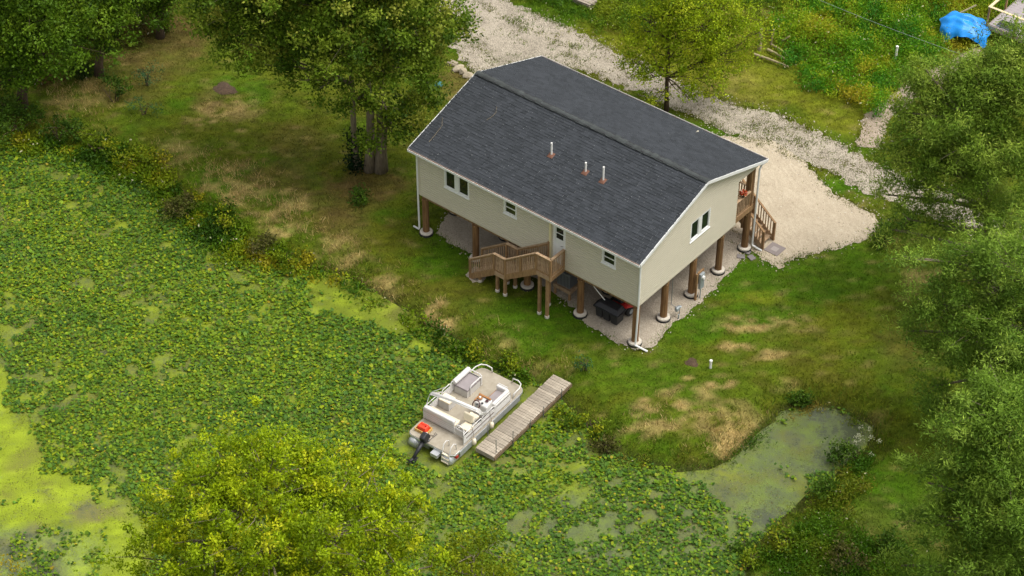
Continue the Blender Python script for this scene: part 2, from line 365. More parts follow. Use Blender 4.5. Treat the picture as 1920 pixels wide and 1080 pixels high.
# ---- colour of the land
LUSH, OLIVE, DRY, BROWN, STRAW, YEL, DARKG = lin(68, 102, 10), lin(92, 94, 22), lin(166, 142, 92), lin(104, 86, 48), lin(186, 160, 104), lin(116, 120, 28), lin(54, 74, 16)
DABS = [  # px, py, rx, ry, colour, strength
 (860, 480, 110, 45, LUSH, .9), (1060, 610, 150, 45, LUSH, .95), (960, 575, 90, 30, LUSH, .7), (1290, 610, 110, 40, LUSH, .9), (1480, 520, 190, 55, LUSH, .9), (1600, 470, 60, 25, LUSH, .8), (1390, 530, 80, 40, LUSH, .9),
 (1180, 700, 130, 45, LUSH, .6), (1570, 880, 60, 40, LUSH, .4), (1650, 930, 130, 80, LUSH, .9), (1180, 800, 60, 35, LUSH, .45), (1250, 860, 70, 16, LUSH, .7),
 (425, 205, 55, 32, DRY, .75), (400, 190, 40, 22, BROWN, .5), (560, 260, 60, 40, BROWN, .5), (520, 330, 60, 36, BROWN, .5), (470, 240, 70, 40, OLIVE, .5), (300, 90, 90, 60, BROWN, .6), (140, 180, 70, 40, DRY, .5), (620, 300, 70, 30, OLIVE, .5),
 (330, 60, 70, 40, BROWN, .7), (240, 150, 80, 50, BROWN, .5), (690, 345, 80, 26, BROWN, .8), (860, 160, 45, 30, BROWN, .8), (800, 230, 40, 50, OLIVE, .6), (640, 370, 90, 40, BROWN, .5), (720, 460, 70, 36, OLIVE, .8), (640, 420, 50, 40, BROWN, .6), (820, 560, 120, 35, BROWN, .2), (860, 540, 90, 25, OLIVE, .5),
 (440, 350, 60, 36, STRAW, .55), (540, 400, 50, 34, STRAW, .55), (630, 470, 40, 30, STRAW, .6), (710, 530, 50, 24, STRAW, .55), (820, 590, 34, 24, STRAW, .8), (920, 650, 50, 18, STRAW, .4), (1010, 690, 50, 18, STRAW, .4), (320, 290, 60, 26, STRAW, .35),
 (1330, 716, 50, 13, DRY, .95), (1290, 735, 60, 13, DRY, .6), (1400, 612, 46, 9, DRY, .8), (1440, 664, 62, 9, DRY, .85), (1395, 652, 46, 8, DRY, .8), (1500, 612, 46, 18, DRY, .5), (1460, 600, 30, 10, DRY, .5), (1380, 590, 24, 8, DRY, .7), (1480, 715, 30, 12, DRY, .7), (1240, 765, 50, 16, DRY, .7), (1330, 780, 110, 40, DRY, .5), (1390, 815, 60, 34, STRAW, .75), (1210, 800, 60, 20, DRY, .55), (1420, 560, 60, 14, YEL, .6),
 (1560, 690, 110, 50, OLIVE, .45), (1520, 650, 80, 40, OLIVE, .35), (1600, 600, 80, 50, YEL, .35), (1700, 640, 60, 60, BROWN, .3), (1730, 520, 40, 20, DRY, .6),
 (1050, 20, 110, 40, LUSH, .8), (1150, 60, 90, 40, YEL, .5), (1120, 135, 80, 26, OLIVE, .7), (1320, 240, 70, 22, LUSH, .5), (1300, 100, 180, 80, YEL, .7), (1380, 160, 60, 40, DRY, .35), (1450, 160, 80, 40, YEL, .6), (1600, 200, 120, 60, YEL, .6), (1600, 270, 60, 25, LUSH, .6), (1600, 350, 60, 18, LUSH, .9), (1560, 350, 40, 14, LUSH, .9), (1380, 30, 60, 30, DRY, .4), (1750, 60, 160, 60, YEL, .6), (1890, 20, 120, 40, LUSH, .3),
 (60, 60, 160, 90, DARKG, .4), (650, 230, 120, 80, OLIVE, .3), (1800, 500, 140, 200, DARKG, .4), (1600, 1010, 140, 70, BROWN, .35), (1700, 1000, 120, 90, DARKG, .4)]
def landcol(x, y):
    n = x.shape[0]; a = fbm(x*.35, y*.35, 1, 5); b = fbm(x*1.1, y*1.1, 2, 5); c = fbm(x*4.5, y*4.5, 3, 3)
    col = np.repeat(((LUSH+OLIVE)/2)[None], n, 0)
    mixto = lambda col, t, w: col*(1-w[:, None])+t[None]*w[:, None]
    col = mixto(col, LUSH, sst(.5, .7, a)*.7); col = mixto(col, OLIVE, sst(.42, .64, b)*.55)
    brk = .7+.3*sst(.40, .56, fbm(x*2.6+9, y*2.6, 33, 5)); brk2 = sst(.42, .56, fbm(x*1.9+5, y*1.9, 37, 6))
    px, py = PX(np.stack([x, y, np.zeros(n)], 1))
    jx = (b-.5)*90+(c-.5)*50; jy = (fbm(x*1.3+40, y*1.3, 9, 4)-.5)*60+(c-.5)*24
    for (cx, cy, rx, ry, t, s) in DABS:
        q = ((px+jx*min(1, rx/70)-cx)/rx)**2+((py+jy*min(1, ry/34)-cy)/ry)**2
        col = mixto(col, t, s*(1-sst(.3, 1.5, q))*(brk2 if (t is DRY or t is STRAW) else brk))
    col = mixto(col, BROWN, sst(.55, .8, c)*.25)
    col = mixto(col, DRY, sst(.64, .78, fbm(x*2.3, y*2.3, 14, 4))*.3)
    return col*(.62+.76*vnoise(x*9, y*9, 44)[:, None])
# ---- ground sheet (fine near the house, stretched to the horizon)
gx = np.concatenate([[-900, -400, -200, -110, -80, -65], np.arange(-56, 30, .32), [34, 44, 60, 90, 160, 400, 900]])
gy = np.concatenate([[-900, -400, -200, -110, -70, -52], np.arange(-44, 48, .32), [54, 66, 90, 160, 400, 900]])
XX, YY = np.meshgrid(gx, gy); nx, ny = len(gx), len(gy)
xs, ys = XX.ravel(), YY.ravel(); SD = sdist(POND, xs, ys); zs = terr(xs, ys, SD)
gc = landcol(xs, ys)*.76
mud = lin(52, 56, 22); w = 1-sst(-.5, -.38, zs); gc = gc*(1-w[:, None])+mud*w[:, None]
idx = np.arange(nx*ny).reshape(ny, nx)
F = np.stack([idx[:-1, :-1], idx[:-1, 1:], idx[1:, 1:], idx[1:, :-1]], -1).reshape(-1, 4)
gnd = npmesh('ground', np.stack([xs, ys, zs], 1), F, gc, 'ground'); tag(gnd, kind='structure')
gnd.data.polygons.foreach_set('use_smooth', [True]*len(gnd.data.polygons))

# ---- pond water with its duckweed film
LIME, ALG, GREYG = lin(150, 168, 22), lin(104, 118, 10), lin(118, 136, 62)
def water_mat():
    m = bpy.data.materials.new('pond water'); m.use_nodes = True; n = m.node_tree; b = n.nodes['Principled BSDF']
    tc = n.nodes.new('ShaderNodeTexCoord'); at = n.nodes.new('ShaderNodeAttribute'); at.attribute_name = 'Col'
    ds = n.nodes.new('ShaderNodeAttribute'); ds.attribute_name = 'cover'
    n1 = n.nodes.new('ShaderNodeTexNoise'); n1.inputs['Scale'].default_value = 1.1; n1.inputs['Detail'].default_value = 12; n1.inputs['Roughness'].default_value = .82; n1.inputs['Distortion'].default_value = .1
    n.links.new(tc.outputs['Object'], n1.inputs['Vector'])
    n2 = n.nodes.new('ShaderNodeTexNoise'); n2.inputs['Scale'].default_value = 26; n2.inputs['Detail'].default_value = 4
    n.links.new(tc.outputs['Object'], n2.inputs['Vector'])
    ad = n.nodes.new('ShaderNodeMath'); ad.operation = 'ADD'; n.links.new(n1.outputs[0], ad.inputs[0]); n.links.new(ds.outputs['Fac'], ad.inputs[1])
    ss = n.nodes.new('ShaderNodeMapRange'); ss.inputs[1].default_value = .86; ss.inputs[2].default_value = 1.06; n.links.new(ad.outputs[0], ss.inputs[0])
    mr = n.nodes.new('ShaderNodeMapRange'); mr.inputs[1].default_value = .3; mr.inputs[2].default_value = .7; mr.inputs['To Min'].default_value = .7; mr.inputs['To Max'].default_value = 1.25
    n.links.new(n2.outputs[0], mr.inputs[0])
    hv = n.nodes.new('ShaderNodeHueSaturation'); n.links.new(at.outputs['Color'], hv.inputs['Color']); n.links.new(mr.outputs[0], hv.inputs['Value'])
    mx = n.nodes.new('ShaderNodeMix'); mx.data_type = 'RGBA'; n.links.new(ss.outputs[0], mx.inputs['Factor'])
    mx.inputs['A'].default_value = (*lin(72, 78, 56), 1); n.links.new(hv.outputs[0], mx.inputs['B']); n.links.new(mx.outputs['Result'], b.inputs['Base Color'])
    rr = n.nodes.new('ShaderNodeMapRange'); rr.inputs['To Min'].default_value = .12; rr.inputs['To Max'].default_value = .8; n.links.new(ss.outputs[0], rr.inputs[0]); n.links.new(rr.outputs[0], b.inputs['Roughness'])
    b.inputs['Specular IOR Level'].default_value = .4
    bp = n.nodes.new('ShaderNodeBump'); bp.inputs['Strength'].default_value = .25; bp.inputs['Distance'].default_value = .01; n.links.new(n2.outputs[0], bp.inputs['Height']); n.links.new(bp.outputs[0], b.inputs['Normal'])
    return m
M['water'] = water_mat()
wx = np.arange(-75, 30, .35); wy = np.arange(-45, 14, .35); XX, YY = np.meshgrid(wx, wy); keep = sdist(POND, XX.ravel(), YY.ravel())
xs, ys = XX.ravel(), YY.ravel(); px, py = PX(np.stack([xs, ys, np.full(len(xs), WATER_Z)], 1))
def dab(cx, cy, rx, ry, e0=.4, e1=1.3): return 1-sst(e0, e1, ((px-cx)/rx)**2+((py-cy)/ry)**2)
jn = fbm(xs*.5, ys*.5, 71, 5)
wcol = np.repeat(((LIME*.3+ALG*.9)*.58)[None], len(xs), 0); cov = np.full(len(xs), .52)
def wmix(t, w):
    global wcol
    wcol = wcol*(1-w[:, None])+t*w[:, None]
wmix(LIME*.55, sst(.5, .7, jn)*.6)
L1 = np.maximum.reduce([dab(-20, 860, 110, 90), dab(60, 930, 160, 60), dab(200, 1030, 90, 80), dab(0, 740, 30, 50)]); wmix(LIME*.6, L1); cov += L1*.08
L2 = np.maximum.reduce([dab(690, 575, 80, 36), dab(760, 602, 75, 26), dab(820, 645, 65, 22), dab(620, 535, 50, 24)]); wmix(ALG*.9, L2); cov += L2*.1
L3 = np.maximum.reduce([dab(1480, 830, 150, 80), dab(1400, 920, 110, 80), dab(1300, 990, 240, 130), dab(1080, 1010, 240, 90)]); wmix(GREYG*.62, L3*.92); cov -= L3*.015
L4 = dab(1330, 885, 90, 22); wmix(LIME*.55, L4*.8)
L5 = np.maximum.reduce([dab(1580, 810, 50, 40), dab(1545, 870, 30, 40), dab(1440, 965, 34, 22), dab(1560, 780, 60, 20)]); cov -= L5*.10
L6 = dab(60, 1040, 160, 55); cov -= L6*.05; wmix(GREYG*1.0, L6*.6)
f1 = fbm(xs*.9, ys*.9, 75, 5); f2 = fbm(xs*2.6, ys*2.6, 76, 4)
wmix(lin(96, 92, 40), sst(.54, .68, f1)*.55); wmix(LIME*.9, sst(.58, .7, f2)*.35*(1-L3)); wcol *= (.72+.56*f2)[:, None]
L7 = np.maximum(dab(60, 1030, 170, 70), dab(150, 960, 90, 40))*sst(.42, .6, f1); wmix(lin(104, 98, 58), L7*.7); cov -= L7*.04
idx = np.arange(len(xs)).reshape(len(wy), len(wx))
F = np.stack([idx[:-1, :-1], idx[:-1, 1:], idx[1:, 1:], idx[1:, :-1]], -1).reshape(-1, 4); F = F[(keep[F].min(1) < .8)]
wat = npmesh('pond_water', np.stack([xs, ys, np.full(len(xs), WATER_Z)], 1), F, wcol, 'water'); tag(wat, kind='structure')
ca = wat.data.attributes.new('cover', 'FLOAT', 'POINT'); ca.data.foreach_set('value', cov.astype(np.float32)[:len(wat.data.vertices)])

# ================================================================== HOUSE
LX, DY, ZB = 12.2, 8.65, 2.36
ZE, ZR, OE, OR_ = 4.981, 6.524, .351, .268
SL = (ZR-ZE)/(DY/2+OE)
def roofz(y): return ZE+SL*(y+OE) if y <= DY/2 else ZE+SL*(DY+OE-y)
house = empty('stilt_house', (-LX/2, DY/2, 0))
tag(house, 'beige vinyl-sided house raised on wooden posts under a charcoal shingle roof', 'house')
HI = Matrix.Translation((LX/2, -DY/2, 0))
def hb(mb, name, m, parent=house, **k):
    """build in world coordinates, then hang under the house (or one of its parts)"""
    o = mb.build(name, m, parent, **k)
    if parent is house: o.matrix_parent_inverse = HI.copy()
    return o
def siding(o, u, nrm, width, top, holes):
    """lapped courses: o lower corner, u along, nrm outwards; top(s) gives height; holes (s0,s1,z0,z1)"""
    mb = MB(); ch = .122; o = Vector(o); u = Vector(u); nrm = Vector(nrm); z = 0; N = 60
    zmax = max(top(width*i/N) for i in range(N+1))
    while z < zmax-.01:
        z1 = z+ch; mid = z+ch*.5; segs = []; cur = None
        # interval under the roof line
        ss = [width*i/400 for i in range(401) if top(width*i/400) >= mid]
        if not ss: break
        iv = [(ss[0], ss[-1])]
        for (a, b, h0, h1) in holes:
            if h0-.01 <= mid-0 <= h1+.01:
                nv = []
                for (p, q) in iv:
                    if b <= p or a >= q: nv.append((p, q)); continue
                    if a > p: nv.append((p, a))
                    if b < q: nv.append((b, q))
                iv = nv
        for (p, q) in iv:
            A = o+u*p; B = o+u*q; zz = Vector((0, 0, z)); zt = Vector((0, 0, z1))
            zm = Vector((0, 0, z+ch*.60))
            mb.add([A+zz+nrm*.036, B+zz+nrm*.036, B+zm+nrm*.033, A+zm+nrm*.033, B+zt-nrm*.004, A+zt-nrm*.004, A+zz-nrm*.02, B+zz-nrm*.02, B+zt-nrm*.02, A+zt-nrm*.02],
                   [(0, 1, 2, 3), (3, 2, 4, 5), (6, 7, 1, 0), (9, 8, 7, 6), (6, 0, 3, 5, 9), (1, 7, 8, 4, 2)])
        z = z1
    return mb
WTOP = roofz(0)-.16
front_win = [(-10.69, -9.27, 3.50, 4.48, 2), (-7.29, -6.58, 3.75, 4.47, 1), (-1.94, -1.22, 3.76, 4.48, 1)]
door = (-4.52, -3.91, 2.55, 4.50)
holes = [(a+LX, b+LX, c-ZB, d_-ZB) for a, b, c, d_, _ in front_win]+[(door[0]+LX, door[1]+LX, door[2]-ZB, door[3]-ZB)]
hb(siding((-LX, 0, ZB), (1, 0, 0), (0, -1, 0), LX, lambda s: WTOP-ZB, holes), 'wall', 'siding')
gw = (3.62, 5.06, 3.54, 4.57)
hb(siding((0, 0, ZB), (0, 1, 0), (1, 0, 0), DY, lambda s: roofz(s)-.1-ZB, [(gw[0], gw[1], gw[2]-ZB, gw[3]-ZB), (7.2, DY+.1, -.1, 4.66-ZB)]), 'wall', 'siding')
hb(siding((-LX, DY, ZB), (0, -1, 0), (-1, 0, 0), DY, lambda s: roofz(DY-s)-.1-ZB, []), 'wall', 'siding')
hb(siding((-3.2, DY, ZB), (-1, 0, 0), (0, 1, 0), LX-3.2, lambda s: WTOP-ZB, []), 'wall', 'siding')
hb(siding((0, DY, 4.66), (-1, 0, 0), (0, 1, 0), 3.2, lambda s: WTOP-4.66, []), 'wall', 'siding')
hb(siding((-3.2, 7.2, ZB), (1, 0, 0), (0, 1, 0), 3.2, lambda s: WTOP+.2-ZB, []), 'wall', 'siding')
hb(siding((-3.2, DY, ZB), (0, -1, 0), (1, 0, 0), DY-7.2, lambda s: WTOP+.2-ZB, []), 'wall', 'siding')
# floor and ceiling structure
hb(MB().b6(-LX+.02, -.02, .02, 7.18, ZB+.005, ZB+.25), 'floor_frame', 'wood')
mb = MB()
for i in range(1, 24): mb.b6(-LX+i*.51-.02, -LX+i*.51+.02, .03, 8.6, ZB-.22, ZB)
hb(mb, 'floor_joists', 'wood')
for yy in (.18, 2.27, 4.33, 6.4, 8.47): hb(MB().b6(-LX+.03, -.03, yy-.07, yy+.07, ZB-.30, ZB-.012), 'beam', 'wood')
hb(MB().b6(-LX+.03, -.03, .03, 7.16, 4.7, 4.72), 'ceiling', 'trim')
# corner boards
for (x, y) in ((-LX, 0), (0, 0), (-LX, DY)):
    sx = -1 if x < -1 else 1; sy = -1 if y < 1 else 1
    hb(MB().b6(x-.05 if sx > 0 else x-.042, x+.042 if sx > 0 else x+.05, y-.042 if sy < 0 else y-.05, y+.05 if sy < 0 else y+.042, ZB-.02, WTOP), 'corner_trim', 'siding')
# skirt trim along the bottom of the walls
hb(MB().b6(-LX, 0, -.045, -.038, ZB-.05, ZB+.04), 'bottom_trim', 'siding'); hb(MB().b6(.038, .045, 0, 7.2, ZB-.05, ZB+.04), 'bottom_trim', 'siding')
# ---- windows
def window(axis, a, b, z0, z1, n, sash):
    """axis 'x': on the front wall (y=0); axis 'y': on the gable (x=0)"""
    def bx(mb, s0, s1, d0, d1, h0, h1):
        if axis == 'x': return mb.b6(s0, s1, -d1, -d0, h0, h1)
        return mb.b6(d0, d1, s0, s1, h0, h1)
    mb = MB(); t = .085
    bx(mb, a-.02, b+.02, -.03, .035, z1-t+.02, z1+.02); bx(mb, a-.02, b+.02, -.03, .035, z0-.02, z0+t-.02)
    bx(mb, a-.02, a+t-.02, -.029, .034, z0+t-.02, z1-t+.02); bx(mb, b-t+.02, b+.02, -.029, .034, z0+t-.02, z1-t+.02)
    if n == 2: bx(mb, (a+b)/2-.12, (a+b)/2+.12, -.028, .033, z0+t-.02, z1-t+.02)
    w = hb(mb, 'window', 'trim')
    spans = [(a+t-.02, b-t+.02)] if n == 1 else [(a+t-.02, (a+b)/2-.12), ((a+b)/2+.12, b-t+.02)]
    for (p, q) in spans:
        g = bx(MB(), p, q, -.02, -.008, z0+t-.02, z1-t+.02); hb(g, 'pane', 'glass', w)
        s = MB(); e = .03
        bx(s, p, p+e, -.008, .006, z0+t-.02, z1-t+.02); bx(s, q-e, q, -.008, .006, z0+t-.02, z1-t+.02)
        bx(s, p+e, q-e, -.008, .005, z0+t-.02, z0+t+.01); bx(s, p+e, q-e, -.008, .005, z1-t-.01, z1-t+.02)
        if sash: bx(s, p+e, q-e, -.008, .012, (z0+z1)/2-.025, (z0+z1)/2+.025)
        hb(s, 'sash', 'trim', w)
    hb(bx(MB(), a-.04, b+.04, -.005, .07, z0-.055, z0-.022), 'sill', 'trim', w)
for (a, b, c, d_, n) in front_win: window('x', a, b, c, d_, n, n == 1)
window('y', gw[0], gw[1], gw[2], gw[3], 2, False)
# ---- front door
a, b, c, d_ = door
mb = MB().b6(a-.03, a+.06, -.035, .03, c, d_+.03).b6(b-.06, b+.03, -.035, .03, c, d_+.03).b6(a+.06, b-.06, -.034, .03, d_-.06, d_+.03)
dr = hb(MB().b6(a+.06, b-.06, -.008, .03, c, d_-.06), 'door', 'trim'); hb(mb, 'door_trim', 'trim')
hb(MB().b6(a+.12, b-.12, -.013, -.009, 3.80, 4.08), 'pane', 'glass', dr); hb(MB().b6(a+.12, b-.12, -.013, -.009, 4.12, d_-.11), 'pane', 'glass', dr)
for z in (3.765, 4.10, d_-.09): hb(MB().b6(a+.10, b-.10, -.022, -.0085, z-.02, z+.02), 'glazing_bar', 'trim', dr)
hb(MB().tube([(b-.13, -.01, 3.5), (b-.13, -.06, 3.5), (b-.2, -.065, 3.5)], .012), 'handle', 'steel', dr)
hb(MB().b6(a-.02, b+.02, -.06, .02, c-.05, c), 'threshold', 'alu')
# cream downspout beside the door with its elbow from the gutter
hb(MB().b6(-4.74, -4.64, -.10, -.022, 2.5, 4.78), 'downspout', 'cream')
hb(MB().bar((-4.98, -.36, 4.80), (-4.75, -.08, 4.70), .07, .06), 'downspout_elbow', 'trim')
# ---- roof
x0, x1 = -LX-OR_, OR_
sl = Vector((0, DY/2+OE, ZR-ZE)).normalized(); nf = Vector((0, -sl.z, sl.y)); nb_ = Vector((0, sl.z, sl.y))
mb = MB(); th = .12
P = [(-OE, ZE), (DY/2, ZR), (DY+OE, ZE), (DY+OE, ZE-th), (DY/2, ZR-th), (-OE, ZE-th)]
mb.add([(x0, y, z-.02) for y, z in P]+[(x1, y, z-.02) for y, z in P], [(0, 1, 7, 6), (1, 2, 8, 7), (2, 3, 9, 8), (3, 4, 10, 9), (4, 5, 11, 10), (5, 0, 6, 11), (5, 4, 1, 0), (4, 3, 2, 1), (6, 7, 10, 11), (7, 8, 9, 10)])
roof = hb(mb, 'roof', 'trim')
mb = MB(); SLEN = math.hypot(DY/2+OE, ZR-ZE); ex = SLEN/34
for side in (0, 1):
    dn = Vector((0, sl.y, sl.z)) if side == 0 else Vector((0, -sl.y, sl.z)); nn = nf if side == 0 else nb_
    o0 = Vector((0, -OE, ZE)) if side == 0 else Vector((0, DY+OE, ZE))
    for k in range(34):
        x = x0-.01-random.random()*.3
        while x < x1:
            w = random.choice((.14, .17, .2, .24, .3, .36)); a = max(x, x0-.012); b = min(x+w-.004, x1+.012); x += w
            if b-a < .02: continue
            t = random.choice((.010, .012, .018, .022)); lo = o0+dn*(k*ex-(.025 if k == 0 else .0)); hi = o0+dn*((k+1)*ex+.03 if k < 33 else SLEN)
            A = Vector((a, 0, 0)); B = Vector((b, 0, 0))
            q = [A+lo+nn*t, B+lo+nn*t, B+hi+nn*.003, A+hi+nn*.003, A+lo-nn*.012, B+lo-nn*.012]
            mb.add(q, [(0, 1, 2, 3), (4, 5, 1, 0)] if side == 0 else [(3, 2, 1, 0), (0, 1, 5, 4)])
sh = hb(mb, 'shingles', 'shingle', roof); tag(sh, kind='stuff')
# ridge vent: a low strip with single cap shingles on it
hb(MB().bar((x0+.12, DY/2, ZR+.01), (x1-.12, DY/2, ZR+.01), .27, .07), 'ridge_vent', 'black', roof)
cap0 = None; n = 62
for i in range(n):
    x = x0+.02+(x1-x0-.04)*i/n; w = (x1-x0)/n+.05
    if cap0 is None:
        mc = MB(); hw = .17
        pr = [(-hw, -hw*SL*1.0), (-.05, -.012), (0, 0), (.05, -.012), (hw, -hw*SL*1.0)]
        V = [(xx, y, z+(.012 if xx == 0 else 0)) for xx in (0, w) for y, z in pr]+[(xx, y, z-.014) for xx in (0, w) for y, z in pr]
        F_ = [(j, j+5, j+6, j+1) for j in range(4)]+[(j+10, j+11, j+16, j+15) for j in range(4)]+[(j, j+1, j+11, j+10) for j in range(4)]+[(j+5, j+15, j+16, j+6) for j in range(4)]+[(0, 10, 15, 5), (4, 9, 19, 14)]
        mc.add(V, [tuple(reversed(f)) for f in F_]); cap0 = hb(mc, 'ridge_cap', 'ridge', roof); c_ = cap0
    else: c_ = cap0.copy(); COL.objects.link(c_)
    c_.location = (x, DY/2+random.uniform(-.012, .012), ZR+.066+random.uniform(-.010, .014)); c_.rotation_euler = (random.uniform(-.03, .03), random.uniform(-.015, .02), random.uniform(-.02, .02))
# fascia, gutters, rake boards
hb(MB().b6(x0+.02, x1-.02, -OE-.005, -OE+.02, ZE-.19, ZE-.145), 'fascia', 'trim'); hb(MB().b6(x0+.02, x1-.02, DY+OE-.02, DY+OE+.005, ZE-.19, ZE-.145), 'fascia', 'trim')
for (ya, yb) in ((-OE-.115, -OE-.01), (DY+OE+.01, DY+OE+.115)):
    g = hb(MB().b6(x0, x1, ya, ya+.012, ZE-.13, ZE-.02).b6(x0, x1, yb-.012, yb, ZE-.13, ZE-.02).b6(x0, x1, ya+.012, yb-.012, ZE-.13, ZE-.115).b6(x0, x0+.01, ya+.012, yb-.012, ZE-.115, ZE-.02).b6(x1-.01, x1, ya+.012, yb-.012, ZE-.115, ZE-.02), 'gutter', 'trim')
    hb(MB().b6(x0+.01, x1-.01, ya+.012, yb-.012, ZE-.115, ZE-.05), 'leaf_litter', 'gutter_leaf', g)
hb(MB().b6(x0+.02, x1-.02, -OE+.02, -.02, ZE-.165, ZE-.15), 'soffit', 'trim'); hb(MB().b6(x0+.02, x1-.02, DY+.02, DY+OE-.02, ZE-.165, ZE-.15), 'soffit', 'trim')
for xr in (x1+.012, x0-.012):
    mb = MB()
    mb.bar((xr, -OE-.02, ZE-.07), (xr, DY/2, ZR-.07), .03, .15, up=(0, 0, 1)); mb.bar((xr+.003, DY+OE+.02, ZE-.07), (xr+.003, DY/2, ZR-.07), .03, .15)
    hb(mb, 'rake_board', 'trim')
# vent pipes through the front slope
def on_roof(px, py):
    v = ray(px, py); p0 = np.array([0, -OE, ZE]); n_ = np.array(nf); t = ((p0-CAMP)@n_)/(v@n_); return Vector(CAMP+v*t)
for (px_, py_, h) in ((1034, 291, .66), (1098, 323, .52), (1131, 339, .74)):
    p = on_roof(px_, py_); vp = hb(MB().tube([p+Vector((0, 0, -.1)), p+Vector((0, 0, h))], .042, 12), 'vent_pipe', 'pvc')
    hb(MB().add([p+Vector((sx*.14, 0, 0))+Vector((0, sl.y, sl.z))*sy+nf*.022 for sx, sy in ((-1, -.17), (1, -.17), (1, .13), (-1, .13))]+[p+Vector((sx*.08, 0, 0))+Vector((0, sl.y, sl.z))*sy+nf*.06 for sx, sy in ((-1, -.08), (1, -.08), (1, .07), (-1, .07))],
        [(0, 1, 5, 4), (1, 2, 6, 5), (2, 3, 7, 6), (3, 0, 4, 7), (4, 5, 6, 7)]), 'flashing', 'flash', vp)
# ---- posts on concrete collars
bx_ = [-.159-i*(LX-.318)/4 for i in range(5)]; by_ = [.159+i*(DY-.318)/4 for i in range(5)]
post_m = MB().lathe((0, 0, 0), [(.165, .05), (.16, .4), (.155, ZB-.3)], 10); post_m2 = MB().lathe((0, 0, 0), [(.165, .05), (.16, .4), (.155, 4.6)], 10)
collar_m = MB().lathe((0, 0, 0), [(.30, .0), (.30, .17), (.285, .19), (.18, .21), (.15, .20)], 18); form_m = MB().lathe((0, 0, 0), [(.325, -.05), (.325, .11), (.302, .112)], 18)
for i, x in enumerate(bx_):
    for j, y in enumerate(by_):
        if i == 0 and j == 4: po = hb(post_m2, 'post', 'post')
        else: po = hb(post_m, 'post', 'post')
        po.location = (x, y, 0); po.rotation_euler = (0, 0, random.random()*6)
        a_ = hb(collar_m, 'concrete_collar', 'concrete', po); b_ = hb(form_m, 'footing_form', 'rubber', po)
        for q in (a_, b_): q.matrix_parent_inverse = Matrix.Identity(4)
        if j in (0, 4) or i in (0, 4):
            fl = hb(MB().b6(-.13, .13, -.13, .13, ZB-.34, ZB-.302), 'bearing_plate', 'wood', po); fl.matrix_parent_inverse = Matrix.Identity(4)
# ---- downspouts at the corners
def spout(pts, r=.045): return hb(MB().tube(pts, r, 8), 'downspout', 'trim')
f1 = G(1214, 659, .05); f2 = G(776, 424, .1); f3 = G(1428, 470, .05)
spout([(.1, -.38, ZE-.15), (.075, -.06, ZE-.45), (.075, -.06, ZB), (.06, -.10, .35), (.08, -.14, .25), f1])
spout([(-LX-.16, -.38, ZE-.15), (-LX-.075, -.06, ZE-.4), (-LX-.075, -.06, ZB), (-LX-.06, -.06, .38), (-LX-.1, -.06, .3), f2])
spout([(.1, DY+.38, ZE-.15), (.085, DY+.09, ZE-.45), (.085, DY+.09, .35), (.12, DY+.08, .22), f3])
# ---- back corner porch: floor, rim, rail, post
mb = MB()
for k in range(10): hb(MB().b6(-3.18, -.03, 7.235+k*.142, 7.235+k*.142+.135, ZB+.20, ZB+.235), 'porch_board', 'woodh')
hb(MB().b6(-.028, .012, 7.2, DY+.02, ZB-.04, ZB+.235), 'porch_rim', 'wood'); hb(MB().b6(-3.2, -.03, DY-.02, DY+.02, ZB-.04, ZB+.195), 'porch_rim', 'wood')
pr_ = hb(MB().b6(-.11, .02, 7.22, 8.34, 3.44, 3.48), 'porch_railing', 'woodh')
hb(MB().b6(-.06, -.02, 7.22, 8.34, 3.37, 3.438), 'top_rail', 'wood', pr_); hb(MB().b6(-.06, -.02, 7.22, 8.34, ZB+.30, ZB+.36), 'bottom_rail', 'wood', pr_)
for k in range(9): hb(MB().b6(-.058, -.022, 7.30+k*.12, 7.335+k*.12, ZB+.36, 3.37), 'baluster', 'woodh', pr_)
hb(MB().b6(-.10, -.005, 7.215, 7.30, ZB+.235, 3.44), 'railing_post', 'wood')
hb(MB().b6(-.30, -.03, DY-.30, DY-.03, ZB-.02, 4.66), 'porch_post', 'wood')
pr2 = hb(MB().b6(-1.8, -.30, DY-.08, DY+.02, 3.44, 3.48), 'porch_railing', 'woodh'); hb(MB().b6(-1.8, -.30, DY-.05, DY-.01, ZB+.30, ZB+.36), 'bottom_rail', 'woodh', pr2)
for k in range(11): hb(MB().b6(-1.74+k*.13, -1.705+k*.13, DY-.048, DY-.012, ZB+.36, 3.44), 'baluster', 'woodh', pr2)

# ================================================================== stairs
def baluster_run(parent, p, q, n, h, mname='woodh', inset=.0):
    """n upright balusters between the foot points p and q"""
    base = MB().b6(-.018, .018, -.018, .018, 0, h).build('baluster', mname, parent); p = Vector(p); q = Vector(q)
    for i in range(n):
        o = base if i == 0 else copy_as(base, parent)
        o.location = p+(q-p)*((i+.5)/n); o.rotation_euler = (random.uniform(-.012, .012), random.uniform(-.012, .012), 0)
ZL, ZM = 2.45, 1.20
st = empty('entry_stairs', (0, 0, 0)); st.location = (0, 0, 0)
tag(st, 'weathered wooden stairs with railings climbing along the front wall to the door', 'stairs')
yo, yi = -.98, -.08
for k in range(7): MB().b6(-4.74, -3.90, yo+.03+k*.127, yo+.03+k*.127+.121, ZL-.04, ZL).build('deck_board', 'woodh', st)
for k in range(7): MB().b6(-7.06, -6.40, yo+.03+k*.127, yo+.03+k*.127+.121, ZM-.04, ZM).build('deck_board', 'woodh', st)
